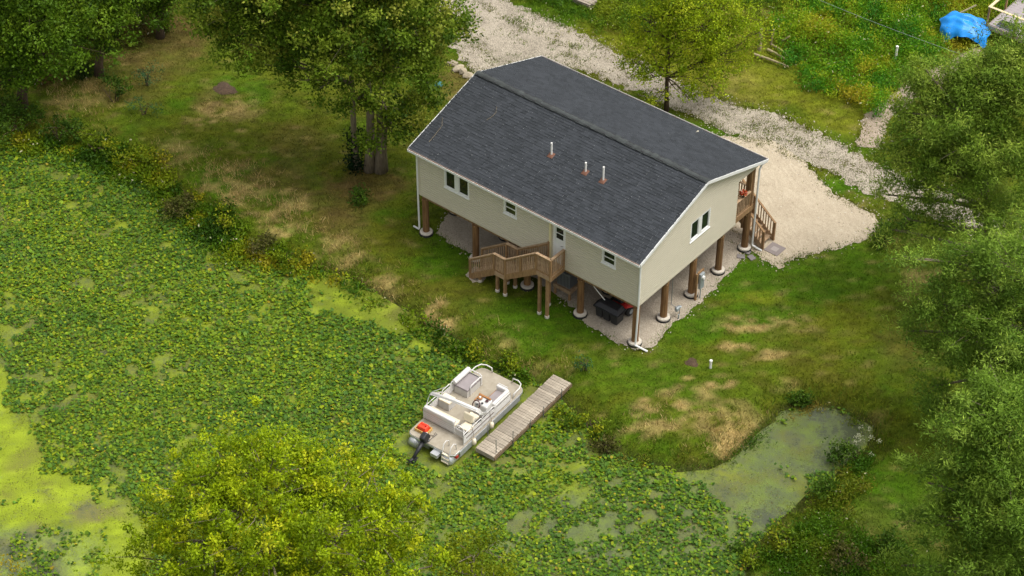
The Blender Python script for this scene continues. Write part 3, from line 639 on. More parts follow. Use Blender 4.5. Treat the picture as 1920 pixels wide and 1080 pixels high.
for (xa, xb, z) in ((-4.74, -3.90, ZL), (-7.06, -6.40, ZM)):
    MB().b6(xa-.02, xb+.02, yo-.04, yo, z-.22, z-.005).build('rim_joist', 'woodh', st); MB().b6(xa-.02, xb+.02, yi, yi+.04, z-.22, z-.005).build('rim_joist', 'wood', st)
    MB().b6(xa-.02, xa+.02, yo+.002, yi-.002, z-.22, z-.042).build('rim_joist', 'woodh', st); MB().b6(xb-.02, xb+.02, yo+.002, yi-.002, z-.22, z-.042).build('rim_joist', 'wood', st)
def flight(xa, za, xb, zb_, n):
    for y in (yo-.01, yi+.01, (yo+yi)/2):
        MB().bar((xa, y, za-.14), (xb, y, zb_-.04), .045, .24).build('stringer', 'wood', st)
    for i in range(1, n):
        t = i/n; x = xa+(xb-xa)*t; z = za+(zb_-za)*t
        MB().b6(x-.14, x+.12, yo+.02, yi-.02, z-.035, z).build('tread', 'woodh', st)
flight(-4.76, ZL, -6.40, ZM, 7); flight(-7.08, ZM, -8.42, .16, 6)
RH = .95
rails = [((-3.93, yo, ZL), (-4.72, yo, ZL), 9), ((-4.72, yo, ZL), (-6.42, yo, ZM), 17), ((-6.42, yo, ZM), (-7.06, yo, ZM), 7), ((-7.06, yo, ZM), (-8.44, yo, .18), 13),
         ((-4.74, yi, ZL), (-6.46, yi, ZM), 17), ((-6.46, yi, ZM), (-7.10, yi, ZM), 7), ((-7.10, yi, ZM), (-8.50, yi, .18), 13), ((-3.93, yo, ZL), (-3.93, -.05, ZL), 8)]
for p, q, n in rails:
    p = Vector(p); q = Vector(q); up = Vector((0, 0, 1))
    MB().bar(p+up*RH, q+up*RH, .13, .035).build('rail_cap', 'woodh', st)
    MB().bar(p+up*(RH-.08), q+up*(RH-.08), .035, .085).build('top_rail', 'wood', st); MB().bar(p+up*.06, q+up*.06, .035, .085).build('bottom_rail', 'wood', st)
    baluster_run(st, p+up*.09, q+up*.09, n, RH-.16)
for (x, y, z0, z1) in ((-3.93, yo, ZL-.2, ZL+RH-.02), (-4.72, yo, ZL-.2, ZL+RH-.02), (-6.42, yo, ZM-.2, ZM+RH-.02), (-7.06, yo, ZM-.2, ZM+RH-.02), (-5.57, yo, ZM+.45, ZM+RH+.6), (-8.44, yo, .05, 1.12), (-4.74, yi, ZL-.2, ZL+RH+.06), (-6.46, yi, ZM-.2, ZM+RH-.02), (-7.10, yi, ZM-.2, ZM+RH-.02), (-8.5, yi, .05, 1.12), (-3.93, -.06, ZL-.1, ZL+RH)):
    MB().b6(x-.048, x+.048, y-.05, y+.05, z0, z1).build('railing_post', 'wood', st)
foot = MB().lathe((0, 0, 0), [(.10, 0), (.105, .1), (.085, .13)], 12)
for (x, y, z1) in ((-4.57, -.90, ZL-.22), (-4.14, -.90, ZL-.22), (-5.96, -.90, ZM+.25), (-6.50, -.90, ZM-.22), (-6.94, -.90, ZM-.22), (-7.97, -.88, .35), (-6.5, -.2, ZM-.22), (-6.94, -.2, ZM-.22), (-4.6, -.2, ZL-.22)):
    z0 = max(TZ(x, y), -.2)
    if x == -5.96: continue
    po = MB().b6(-.06, .06, -.06, .06, z0+.1, z1).build('support_post', 'wood', st); po.location = (x, y, 0)
    fo = foot.build('concrete_foot', 'concrete', po); fo.location = (0, 0, z0)
# rear stairs
rs = empty('rear_stairs', (0, 9.4, 0)); tag(rs, 'wooden stairs with railings descending from the back porch to the tan sand', 'stairs')
RI = Matrix.Translation((0, -9.4, 0))
def rb(mb, name, m):
    o = mb.build(name, m, rs); o.matrix_parent_inverse = RI; return o
xa, za, xb, zb_ = -2.6, ZB+.2, .50, .05; ys0, ys1 = 8.98, 9.86
for y in (ys0, ys1): rb(MB().bar((xa, y, za-.1), (xb, y, zb_+.02), .045, .24), 'stringer', 'woodh')
for i in range(1, 13):
    t = i/13; x = xa+(xb-xa)*t; z = za+(zb_-za)*t; rb(MB().b6(x-.15, x+.13, ys0+.03, ys1-.03, z-.035, z), 'tread', 'woodh')
for y in (ys0, ys1):
    up = Vector((0, 0, 1)); p = Vector((xa, y, za)); q = Vector((xb, y, zb_))
    rb(MB().bar(p+up*.98, q+up*.98, .11, .035), 'rail_cap', 'wood'); rb(MB().bar(p+up*.12, q+up*.12, .035, .08), 'bottom_rail', 'wood')
    for i in range(22):
        e = p+(q-p)*((i+.5)/22); rb(MB().b6(e.x-.018, e.x+.018, e.y-.018, e.y+.018, e.z+.12, e.z+.97), 'baluster', 'wood')
    for t in (0, .62, 1):
        e = p+(q-p)*t; rb(MB().b6(e.x-.05, e.x+.05, e.y-.05, e.y+.05, max(0, e.z-.3), e.z+1.0), 'railing_post', 'wood')
rb(MB().b6(-3.9, -2.6, 8.7, 9.9, ZB+.14, ZB+.2), 'landing', 'woodh')
for (x, y) in ((-3.8, 9.8), (-2.7, 9.8), (-2.7, 8.9)): rb(MB().b6(x-.06, x+.06, y-.06, y+.06, 0, ZB+.14), 'support_post', 'wood')
# mat, pavers
a = G(1434, 470).lerp(G(1457, 482), .5); mt = MB().b6(.57, 1.30, 8.98, 9.72, .024, .044).build('door_mat', 'mat'); tag(mt, 'square grey mat on the sand at the foot of the rear stairs', 'mat')
MB().b6(.78, 1.09, 9.2, 9.5, .044, .047).build('mat_centre', 'mat2', mt)
for i, (px_, py_, s, rz, lab) in enumerate(((1389, 482, .36, .5, 'grey paver nearest the concrete collar of the corner post'), (1401, 474, .30, .1, 'small grey paver tilted between two others by the porch post'), (1409, 484, .34, -.35, 'grey paver nearest the white downspout foot by the rear stairs'))):
    p = G(px_, py_); o = MB().box((0, 0, .035), (s, s*.8, .05)).build('paver', 'paver', bevel=.008); o.location = (p.x, p.y, 0); o.rotation_euler = (R_(3*(i-1)), R_(2), rz); tag(o, lab, 'paver', 'pavers by the porch post')
# flower pot on the porch rail
fp = empty('flower_pot', (-.05, 7.78, 3.48)); tag(fp, 'black pot of orange and white flowers on the porch rail', 'flower pot')
MB().lathe((0, 0, 0), [(.07, 0), (.11, .14), (.115, .16), (.10, .15)], 12).build('pot', 'black', fp)
n = 220; th = RNG.random(n)*6.28; ph = np.arccos(RNG.uniform(-.1, 1, n)); rr = .17*RNG.random(n)**.3
C_ = np.stack([rr*np.sin(ph)*np.cos(th), rr*np.sin(ph)*np.sin(th), .2+rr*np.cos(ph)], 1)
pal = np.array([lin(222, 92, 50), lin(238, 214, 190), lin(196, 60, 40), lin(70, 90, 30)])[RNG.choice(4, n, p=[.45, .2, .2, .15])]
def leafmesh(name, C_, D_, ln, wd, col, m='leaf', parent=None, curl=0.0, N_=None):
    """rhombic leaves: C_ centres, D_ long directions (unit), ln/wd arrays"""
    n = len(C_); rnd = RNG.normal(size=(n, 3)); s = np.cross(D_, rnd if N_ is None else N_+rnd*.55); s /= np.linalg.norm(s, axis=1, keepdims=True)+1e-9
    ln = np.broadcast_to(ln, (n,))[:, None]; wd = np.broadcast_to(wd, (n,))[:, None]
    V = np.empty((n, 4, 3)); V[:, 0] = C_-D_*ln/2; V[:, 2] = C_+D_*ln/2; V[:, 1] = C_+s*wd/2-D_*ln*.08; V[:, 3] = C_-s*wd/2-D_*ln*.08
    if curl: nn = np.cross(D_, s); V[:, 1] += nn*wd*curl; V[:, 3] += nn*wd*curl
    return npmesh(name, V.reshape(-1, 3), np.arange(4*n).reshape(n, 4), np.repeat(col, 4, 0), m, parent)
D_ = RNG.normal(size=(n, 3)); D_ /= np.linalg.norm(D_, axis=1, keepdims=True)
leafmesh('flowers', C_, D_, .08, .06, pal, parent=fp)

# ================================================================== DOCK
dk = empty('wooden_dock', (-1.13, -6.15, -.12), R_(3.0)); tag(dk, 'narrow weathered plank dock running from the bank beside the boat', 'dock')
pl0 = None; y = -2.68; k = 0
while y < 2.66:
    w = .135
    if pl0 is None:
        pl0 = MB().box((0, 0, 0), (.92, w, .035)).build('plank', 'dock', dk, bevel=.006); o = pl0
    else: o = copy_as(pl0, dk)
    o.location = (random.uniform(-.012, .012), y, random.uniform(-.004, .004)); o.rotation_euler = (random.uniform(-.02, .02), random.uniform(-.01, .01), random.uniform(-.012, .012)); o.scale = (random.uniform(.985, 1.02), 1, 1)
    y += w+.012
for x in (-.40, .40, 0): MB().b6(x-.025, x+.025, -2.74, 2.72, -.2, -.025).build('stringer', 'dockframe', dk)
MB().b6(-.46, .46, -2.79, -2.745, -.2, .012).build('end_board', 'dock', dk)
MB().b6(.462, .50, -2.78, 2.7, -.19, -.03).build('side_board', 'dockframe', dk)
for (x, y, h) in ((.40, -2.55, .78), (.52, -1.55, .55), (-.50, -1.9, .62), (.52, -.35, .25), (.52, .6, .28), (.52, 1.9, .3)):
    MB().tube([(x, y, -1.3), (x, y, h)], .017, 8).build('steel_post', 'steel', dk)

# ================================================================== PONTOON BOAT (x starboard, y forward, z up from the deck)
bt = empty('pontoon_boat', (-3.02, -7.62, .05), R_(3.2)); tag(bt, 'white pontoon boat with tan deck moored beside the plank dock', 'boat')
BW, BL = 1.20, 2.52; e_s = BW-.045
def rr_poly(w, l, rf, rb_, n=6):
    P = []
    for (cx, cy, r, a0) in ((w-rf, l-rf, rf, 0), (-w+rf, l-rf, rf, 90), (-w+rb_, -l+rb_, rb_, 180), (w-rb_, -l+rb_, rb_, 270)):
        for i in range(n+1): a = R_(a0+90*i/n); P.append((cx+r*math.cos(a), cy+r*math.sin(a)))
    return P
MB().prism(rr_poly(BW-.02, BL-.02, .36, .26), -.02, .012).build('deck', 'carpet', bt)
MB().prism(rr_poly(BW, BL, .38, .28), -.11, -.022).build('deck_rim', 'alu', bt)
for sx in (-1, 1):
    pts = [(sx*.86, -2.62, -.40), (sx*.86, -2.5, -.38), (sx*.86, 1.7, -.38), (sx*.86, 2.2, -.32), (sx*.86, 2.55, -.18)]
    MB().tube(pts, [.2, .28, .28, .2, .05], 14).build('pontoon', 'alu', bt, smooth=True)
MB().b6(BW+.002, BW+.018, -2.1, 2.05, -.33, -.03).build('side_skirt', 'alu', bt)
MB().b6(e_s-.001, e_s+.006, -1.6, .3, .30, .335).build('side_stripe', 'maroon', bt)
# fence panels: white sheets with raised ribs and tube rails
def fence(p, q, h=.58, gap=True, z0=.06):
    p = Vector((*p, 0)); q = Vector((*q, 0)); d = (q-p).normalized(); up = Vector((0, 0, 1)); L = (q-p).length
    pn = MB().bar(p+up*(z0+h/2-.06), q+up*(z0+h/2-.06), .025, h-.2).build('fence_panel', 'boatpanel', bt)
    for t in (.25, .5, .75): MB().bar(p+up*(z0+.04+(h-.2)*t), q+up*(z0+.04+(h-.2)*t), .042, .02).build('panel_rib', 'boatwhite', pn)
    MB().tube([p+up*z0, p+up*(z0+h-.05), p+d*.06+up*(z0+h), q-d*.06+up*(z0+h), q+up*(z0+h-.05), q+up*z0], .021, 8).build('rail', 'boatwhite', bt)
    n = max(1, int(L/.8))
    for i in range(1, n): e = p+(q-p)*i/n; MB().tube([e+up*z0, e+up*(z0+h)], .016, 6).build('rail_post', 'boatwhite', bt)
e_ = BW-.06
fence((-e_, -1.42), (-e_, -.25)); fence((-e_, -.2), (-e_, .35)); fence((-e_, .4), (-e_, 1.55)); fence((-e_, 1.6), (-.45, 1.6), .5)
fence((e_, -1.75), (e_, -.55)); fence((e_, -.5), (e_, .35)); fence((e_, .4), (e_, 1.45), .5); fence((-e_, -1.46), (.42, -1.46), .62)
# the stern gate with its arched tube and the curved corner
gt = MB().tube([(.50, -1.46, .05), (.50, -1.46, .48), (.56, -1.46, .6), (.72, -1.46, .66), (.88, -1.46, .6), (.94, -1.46, .48), (.94, -1.46, .05)], .021, 8).build('stern_gate', 'boatwhite', bt)
MB().b6(.52, .92, -1.475, -1.445, .08, .38).build('gate_panel', 'boatpanel', gt); MB().tube([(.50, -1.46, .42), (.94, -1.46, .42)], .016, 6).build('gate_bar', 'boatwhite', gt)
MB().tube([(.98, -1.5, .05), (.98, -1.5, .55), (1.05, -1.62, .6), (e_, -1.75, .62)], .021, 8).build('corner_rail', 'boatwhite', bt)
# bow corner hoops
for sx in (-1, 1):
    MB().tube([(sx*1.12, 1.68, .03), (sx*1.14, 1.72, .26), (sx*1.14, 2.1, .28), (sx*1.04, 2.36, .28), (sx*.82, 2.46, .28), (sx*.56, 2.46, .26), (sx*.52, 2.46, .03)], .028, 8).build('bow_rail', 'boatwhite', bt, smooth=True)
# port bow lounge
s_ = MB().b6(-1.1, -.42, .56, 1.50, .02, .36).build('bench_base', 'boatpanel', bt); MB().box((-.74, 1.03, .40), (.66, .94, .10)).build('seat_cushion', 'greyseat', s_, bevel=.03)
MB().tube([(-1.06, .5, .62), (-1.06, 1.0, .62), (-1.06, 1.54, .62)], .12, 10).build('backrest', 'boatwhite', bt, smooth=True, bevel=.02)
MB().tube([(-.40, .75, .08), (-.40, .75, .50), (-.40, .82, .56), (-.40, 1.42, .56), (-.40, 1.5, .50), (-.40, 1.5, .08)], .03, 8).build('arm_rail', 'boatwhite', bt)
MB().tube([(-.95, 1.56, .60), (-.5, 1.56, .60), (-.42, 1.56, .5), (-.42, 1.56, .06)], .024, 8).build('arm_rail', 'boatwhite', bt)
# starboard bow lounge: long seat, side and end backs
s_ = MB().b6(.50, 1.08, .42, 1.40, .02, .36).build('bench_base', 'boatpanel', bt); MB().box((.77, .88, .40), (.50, .94, .10)).build('seat_cushion', 'greyseat', s_, bevel=.03)
MB().box((1.05, .90, .54), (.15, 1.08, .28)).build('backrest', 'boatwhite', bt, bevel=.05); MB().box((.76, 1.42, .54), (.56, .14, .26)).build('backrest', 'boatwhite', bt, bevel=.05)
MB().tube([(.50, 1.5, .06), (.48, 1.5, .62), (.54, 1.5, .68), (.98, 1.5, .68)], .024, 8).build('arm_rail', 'boatwhite', bt)
MB().b6(.465, .492, .42, 1.40, .04, .38).build('bench_trim', 'woodgrain', bt)
# helm console
co = MB().add([(.42, -.18, .02), (1.06, -.18, .02), (1.06, .34, .02), (.42, .34, .02), (.42, -.08, .78), (1.06, -.08, .78), (1.06, .34, .92), (.42, .34, .92)], [(3, 2, 1, 0), (4, 5, 6, 7), (0, 1, 5, 4), (1, 2, 6, 5), (2, 3, 7, 6), (3, 0, 4, 7)]).build('helm_console', 'boatwhite', bt, bevel=.05)
MB().box((.70, .30, .93), (.62, .10, .05)).build('console_trim', 'woodgrain', co, bevel=.02); MB().box((.44, .12, .88), (.06, .40, .05)).build('console_trim', 'woodgrain', co, bevel=.02)
MB().lathe((.56, .15, .90), [(.11, 0), (.11, .025), (.07, .03)], 14).build('cup_recess', 'woodgrain', co); MB().lathe((.56, .15, .932), [(.05, 0), (.05, .03), (.03, .05)], 10).build('compass', 'pvc', co)
MB().lathe((.90, .17, .895), [(.07, 0), (.07, .02), (.05, .025)], 12).build('gauge', 'maroon', co); MB().lathe((.78, .0, .83), [(.05, 0), (.05, .02), (.03, .025)], 12).build('gauge', 'black', co)
tn = 18; wheel = [Vector((.60+.17*math.cos(6.2832*i/tn), -.17+.10*math.sin(6.2832*i/tn), .78+.15*math.sin(6.2832*i/tn))) for i in range(tn+1)]
sw = MB().tube(wheel, .024, 8).build('steering_wheel', 'maroon', co, smooth=True)
for i in (2, 8, 14): MB().tube([(.60, -.15, .78), wheel[i]], .014, 6).build('spoke', 'steel', sw)
MB().tube([(.60, -.05, .74), (.60, -.16, .78)], .03, 8).build('hub', 'black', sw)
# helm seat
hs = MB().box((.72, -.62, .48), (.46, .44, .12)).build('helm_seat', 'creamseat', bt, bevel=.04); MB().box((.72, -.86, .68), (.46, .11, .40), rx=-.15).build('seat_back', 'creamseat', hs, bevel=.04)
MB().tube([(.72, -.62, .02), (.72, -.62, .42)], .05, 10).build('pedestal', 'steel', hs); MB().b6(.46, .98, -.36, -.2, .014, .06).build('floor_mat', 'darkgrey', bt)
MB().tube([(.46, -.30, .03), (.36, -.32, .34), (.50, -.34, .36)], .018, 6).build('foot_rest', 'woodgrain', bt)
# port mid seat and stern bench
s_ = MB().b6(-1.1, -.56, -.52, -.06, .02, .36).build('bench_base', 'boatpanel', bt); MB().box((-.82, -.29, .41), (.56, .46, .11)).build('seat_cushion', 'creamseat', s_, bevel=.03)
s_ = MB().b6(-1.1, .42, -1.43, -1.02, .02, .34).build('bench_base', 'boatpanel', bt); MB().box((-.34, -1.2, .39), (1.5, .40, .10)).build('seat_cushion', 'creamseat', s_, bevel=.03)
MB().box((-.34, -1.40, .62), (1.56, .20, .24)).build('backrest', 'boatwhite', bt, bevel=.06)
s_ = MB().b6(.52, 1.08, -1.32, -.98, .02, .34).build('bench_base', 'boatpanel', bt); MB().box((.84, -1.12, .39), (.46, .42, .10)).build('seat_cushion', 'creamseat', s_, bevel=.03)
# folded bimini frame lying across the boat
for k in range(4):
    o = .045*k; MB().tube([(-e_, -.42+o, .62), (-1.20, -.98+o*.8, .95+o*.3), (-1.08, -1.04+o*.8, 1.08+o*.3), (0, -.86+o, 1.12+o*.3), (1.06, -.72+o, 1.06+o*.3), (1.17, -.66+o*.8, .93+o*.3), (e_, -.30+o, .62)], .020, 8).build('bimini_bow', 'boatwhite', bt, smooth=True)
MB().tube([(-1.02, -.96, 1.10), (0, -.80, 1.15), (1.0, -.66, 1.09)], [.05, .065, .05], 10).build('folded_canopy', 'boatwhite', bt, smooth=True)
for sx in (-1, 1):
    MB().tube([(sx*1.19, -.95, .98), (sx*e_, -1.3, .62)], .013, 6).build('bimini_strut', 'alu', bt); MB().tube([(sx*1.18, -.8, 1.0), (sx*e_, .1, .64)], .013, 6).build('bimini_strut', 'alu', bt)
# outboard motor, tilted up
mo = empty('outboard_motor', (-.28, -2.56, -.02)); mo.parent = bt; mo.name = 'outboard_motor'
MB().box((0, .04, .30), (.34, .44, .36), rx=.45, taper=.75).build('cowling', 'black', mo, bevel=.07); MB().b6(-.05, .05, .2, .22, .30, .42).build('cowl_badge', 'boatwhite', mo)
MB().tube([(0, -.08, .12), (0, -.40, -.10), (0, -.78, -.33)], [.10, .085, .06], 10).build('midsection', 'black', mo, smooth=True)
MB().tube([(0, -.62, -.34), (0, -.98, -.28)], [.075, .05], 10).build('gearcase', 'black', mo, smooth=True); MB().box((0, -.66, -.40), (.22, .3, .02), rx=.3).build('cavitation_plate', 'black', mo)
for a in (0, 120, 240): MB().box((.10*math.cos(R_(a)), -1.0, -.28+.10*math.sin(R_(a))), (.13, .02, .07), rx=.4).build('propeller_blade', 'black', mo)
MB().b6(-.16, .16, .10, .2, -.35, .1).build('clamp_bracket', 'steel', mo)
MB().b6(.20, .55, -2.78, -2.5, -.28, -.12).build('motor_mount', 'alu', bt)
# stern ladder and grab tubes
ld = empty('boarding_ladder', (.86, -2.5, 0)); ld.parent = bt
for x in (-.18, .18): MB().tube([(x, .38, .02), (x, .36, .34), (x, .2, .46), (x, .02, .40), (x, -.08, .05), (x, -.16, -.42)], .02, 8).build('ladder_rail', 'boatwhite', ld, smooth=True)
for i, (y, z) in enumerate(((-.08, -.02), (-.12, -.2), (-.15, -.38))): MB().b6(-.18, .18, y-.04, y+.04, z-.015, z+.015).build('ladder_step', 'creamseat', ld)
MB().b6(1.05, 1.22, -2.34, -2.2, -.24, -.12).build('tail_reflector', 'redpaint', bt)
MB().tube([(e_+.05, -2.1, .02), (1.21, -2.45, .04), (.98, -2.56, .02)], .02, 8).build('corner_rail', 'boatwhite', bt)
# fuel tank in its tray (lifts out of the boat)
ft = empty('fuel_tank', bt.matrix_basis @ Vector((-.72, -2.02, .02)), R_(3.2)); tag(ft, 'red plastic fuel tank in a tan tray on the stern deck of the boat', 'fuel tank')
MB().b6(-.30, .30, -.22, .22, 0, .03).b6(-.30, .30, -.22, -.19, .03, .14).b6(-.30, .30, .19, .22, .03, .14).b6(-.30, -.27, -.19, .19, .03, .14).b6(.27, .30, -.19, .19, .03, .14).build('tray', 'orange_tray', ft)
MB().box((0, 0, .17), (.48, .34, .24), taper=.86).build('tank', 'red', ft, bevel=.04); MB().tube([(.12, 0, .28), (.12, 0, .34)], .04, 10).build('filler_cap', 'redpaint', ft); MB().tube([(-.12, .06, .29), (-.12, .02, .34), (.02, .02, .34), (.02, .06, .29)], .016, 6).build('handle', 'red', ft)
MB().tube([(.25, -.1, .1), (.42, -.12, .06), (.55, -.02, .04), (.50, .16, .04), (.62, .1, .05), (.58, -.3, .05)], .012, 6).build('fuel_hose', 'black', ft)
# fenders hanging between boat and dock
for (y, lab) in ((-.02, 'cream boat fender hanging nearer the bow between boat and dock'), (-1.22, 'cream boat fender hanging nearer the stern between boat and dock')):
    w = bt.matrix_basis @ Vector((1.27, y, -.12)); fe = MB().lathe((0, 0, 0), [(.03, -.17), (.085, -.13), (.095, 0), (.085, .13), (.03, .18)], 12).build('boat_fender', 'creamseat', smooth=True); fe.location = w; tag(fe, lab, 'fender', 'fenders along the boat')
    MB().tube([(0, 0, .17), (-.06, .02, .45), (-.14, .03, .76)], .010, 6).build('rope', 'dockframe', fe)

# ================================================================== things under and beside the house
ac = empty('air_conditioner', (-4.48, 1.0, 0)); tag(ac, 'grey air conditioning unit on a wooden platform under the house', 'air conditioner')
MB().b6(-.44, .44, -.42, .42, .52, .58).build('platform', 'woodh', ac); MB().b6(-.46, .46, -.462, -.424, .42, .60).build('platform_rim', 'woodh', ac); MB().b6(.444, .482, -.46, .44, .42, .60).build('platform_rim', 'woodh', ac)
for x in (-.4, .4):
    for y in (-.38, .38): MB().b6(x-.045, x+.045, y-.045, y+.045, 0, .52).build('platform_leg', 'wood', ac)
MB().b6(-.36, .36, -.35, .35, .582, 1.36).build('cabinet', 'acgrey', ac, bevel=.03)
for k in range(9):
    MB().b6(-.32+k*.08-.012, -.32+k*.08+.012, -.362, -.351, .64, 1.28).build('grille_rib', 'darkgrey', ac); MB().b6(.361, .372, -.31+k*.077-.012, -.31+k*.077+.012, .64, 1.28).build('grille_rib', 'darkgrey', ac)
MB().lathe((0, 0, 1.362), [(.31, 0), (.31, .025), (.27, .03)], 24).build('fan_opening', 'black', ac)
for r in (.1, .2, .3): MB().tube([(r*math.cos(6.2832*i/20), r*math.sin(6.2832*i/20), 1.40) for i in range(21)], .008, 5).build('fan_guard_ring', 'steel', ac)
for a in range(0, 360, 45): MB().tube([(0, 0, 1.41), (.31*math.cos(R_(a)), .31*math.sin(R_(a)), 1.40)], .007, 5).build('fan_guard_rod', 'steel', ac)
# riding mower with three-bag collector
mw = empty('riding_mower', (-1.92, 1.0, 0)); tag(mw, 'red riding mower with black three-bag grass collector parked under the house', 'mower')
for i, x in enumerate((-.40, 0, .40)): MB().box((x, -.32, .42), (.34, .52, .52), taper=1.12).build('grass_bag', 'black', mw, bevel=.05)
MB().prism([(-.66, -.66), (.66, -.66), (.7, -.3), (.62, .06), (-.62, .06), (-.7, -.3)], .70, .76).build('collector_rim', 'black', mw)
MB().add([(-.64, -.62, .762), (.64, -.62, .762), (.60, .04, .762), (-.60, .04, .762), (-.5, -.46, .92), (.5, -.46, .92), (.48, -.06, .95), (-.48, -.06, .95)], [(4, 5, 6, 7), (0, 1, 5, 4), (1, 2, 6, 5), (2, 3, 7, 6), (3, 0, 4, 7)]).build('collector_lid', 'black', mw, bevel=.03)
def wheel(x, y, r, w, par):
    t = MB().tube([(x-w/2, y, r), (x-w*.35, y, r), (x+w*.35, y, r), (x+w/2, y, r)], [r*.82, r, r, r*.82], 18).build('wheel', 'rubber', par, smooth=True)
    for s in (-1, 1): MB().tube([(x+s*w/2, y, r), (x+s*(w/2+.012), y, r)], r*.5, 14).build('rim', 'galv', t)
for s in (-1, 1): wheel(s*.44, .52, .25, .22, mw); wheel(s*.40, 1.62, .19, .16, mw)
MB().box((0, .55, .52), (.62, .74, .24)).build('fender', 'redpaint', mw, bevel=.07); MB().box((0, .46, .72), (.44, .42, .12)).build('seat', 'black', mw, bevel=.04); MB().box((0, .26, .90), (.44, .10, .36), rx=-.15).build('seat_back', 'black', mw, bevel=.04)
MB().box((0, 1.5, .62), (.46, .80, .40), taper=.85).build('hood', 'redpaint', mw, bevel=.07); MB().box((0, 1.05, .30), (.5, 1.4, .12)).build('chassis', 'black', mw); MB().box((0, 1.05, .20), (1.0, .7, .12)).build('mower_deck', 'redpaint', mw, bevel=.05)
MB().tube([(0, 1.1, .7), (0, .98, .92)], .03, 8).build('steering_column', 'black', mw); MB().tube([(.16*math.cos(6.2832*i/14), .96+.12*math.sin(6.2832*i/14), .93+.08*math.sin(6.2832*i/14)) for i in range(15)], .018, 6).build('steering_wheel', 'black', mw)
MB().tube([(.5, 1.0, .3), (.66, .5, .7), (.60, .0, .90)], .09, 8).build('chute', 'redpaint', mw)
o = MB().tube([G(1162, 598), (-2.98, .44, 1.95)], .022, 8).build('white_pole', 'pvc'); tag(o, 'thin white pole leaning against the house underside beside the black grass collector', 'pole')
o = MB().tube([(0, 0, 0), (.02, 0, .45), (-.03, .02, .55)], .2, 12).build('rusty_drum', 'flash'); o.location = (-2.75, 2.6, .03); tag(o, 'low rust-brown drum under the house behind the black grass collector', 'drum')
# electric meter on its stand, gas meter
em = empty('electric_meter', (.22, 4.40, 0)); tag(em, 'grey electric meter box on a board beside a post of the gable side', 'electric meter')
MB().b6(-.05, 0, -.2, .24, .9, 1.55).build('backboard', 'wood', em); MB().b6(-.06, .02, -.30, -.22, 0, 1.5).build('board_post', 'wood', em)
MB().b6(.003, .13, -.16, .14, .62, 1.46).build('meter_box', 'galv', em, bevel=.02); MB().tube([(.13, -.01, 1.26), (.22, -.01, 1.26)], .085, 16).build('meter_dial', 'pvc', em); MB().tube([(.06, -.02, 0), (.06, -.02, .62)], .03, 8).build('conduit', 'galv', em)
gm = empty('gas_meter', (.22, 2.72, 0)); tag(gm, 'small grey gas meter with pipes standing on the sand by the gable posts', 'gas meter')
MB().box((0, 0, .48), (.16, .24, .22)).build('meter_body', 'galv', gm, bevel=.05); MB().lathe((0, .2, .46), [(.02, -.02), (.08, 0), (.08, .03), (.02, .06)], 12).build('regulator', 'galv', gm)
MB().tube([(0, .2, 0), (0, .2, .5), (0, .06, .62), (0, 0, .58)], .018, 6).build('inlet_pipe', 'steel', gm); MB().tube([(0, -.08, .58), (0, -.12, .66), (-.25, -.12, .68), (-.25, -.12, ZB-.25)], .016, 6).build('outlet_pipe', 'steel', gm)
p = GT(1272, 598); o = MB().tube([(0, 0, -.02), (0, 0, .26)], .035, 8).build('marker_stub', 'galv'); o.location = p; tag(o, 'short grey pipe stub in the grass in front of the gas meter', 'pipe')
# loose things on the land
def pvc_pipe(px_, py_, h, r, lab):
    p = GT(px_, py_); e = empty('cleanout_pipe', p); tag(e, lab, 'pipe'); MB().tube([(0, 0, -.1), (0, 0, h)], r, 12).build('pipe', 'pvc', e); MB().lathe((0, 0, h), [(r*1.25, -.05), (r*1.25, .02), (r*.9, .03)], 12).build('cap', 'pvc', e)
pvc_pipe(1332, 690, .42, .055, 'short white capped pipe standing in the lawn below the house'); pvc_pipe(1678, 118, 1.0, .06, 'tall white pipe standing in the weeds beyond the driveway')
def lumps(name, px_, py_, rx, ry, h, m, lab, cat, s):
    p = GT(px_, py_); n, k = 16, 6; mb = MB(); mb.v = [(0, 0, h)]
    for i in range(1, k+1):
        t = i/k
        for j in range(n):
            a = 6.2832*j/n; f = 1+.35*math.sin(a*3+s)*.4+random.uniform(-.12, .12)
            mb.v.append((rx*t*f*math.cos(a), ry*t*f*math.sin(a), h*(1-t*t)*random.uniform(.75, 1.2)-.03*t))
    mb.f += [(0, 1+j, 1+(j+1) % n) for j in range(n)]
    for i in range(k-1): mb.f += [(1+i*n+j, 1+(i+1)*n+j, 1+(i+1)*n+(j+1) % n, 1+i*n+(j+1) % n) for j in range(n)]
    o = mb.build(name, m, smooth=True); o.location = p; tag(o, lab, cat); return o
lumps('soil_mound', 422, 167, .8, .6, .08, 'dirt', 'low dark mound of soil in the brown grass left of the big tree', 'soil mound', 1)
lumps('soil_mound', 1297, 680, .42, .36, .05, 'dirt', 'small dark soil mound in the lawn beside the white pipe', 'soil mound', 2)
def stone(px_, py_, sx, sy, sz, lab, grp='limestones edging the driveway'):
    p = GT(px_, py_); bm = bmesh.new(); bmesh.ops.create_icosphere(bm, subdivisions=2, radius=1)
    for v in bm.verts: v.co = Vector((v.co.x*sx, v.co.y*sy, v.co.z*sz))*random.uniform(.82, 1.12)
    me = bpy.data.meshes.new('stone'); bm.to_mesh(me); bm.free(); me.materials.append(M['stone']); o = bpy.data.objects.new('limestone_block', me); COL.objects.link(o)
    o.location = (p.x, p.y, p.z+sz*.4); o.rotation_euler = (0, 0, random.random()*3); tag(o, lab, 'stone', grp)
stone(848, 121, .34, .22, .18, 'pale limestone block farthest up the edge of the driveway'); stone(859, 131, .42, .24, .2, 'long pale limestone block second up the driveway edge'); stone(868, 136, .30, .22, .18, 'pale limestone block in the middle of the driveway edging')
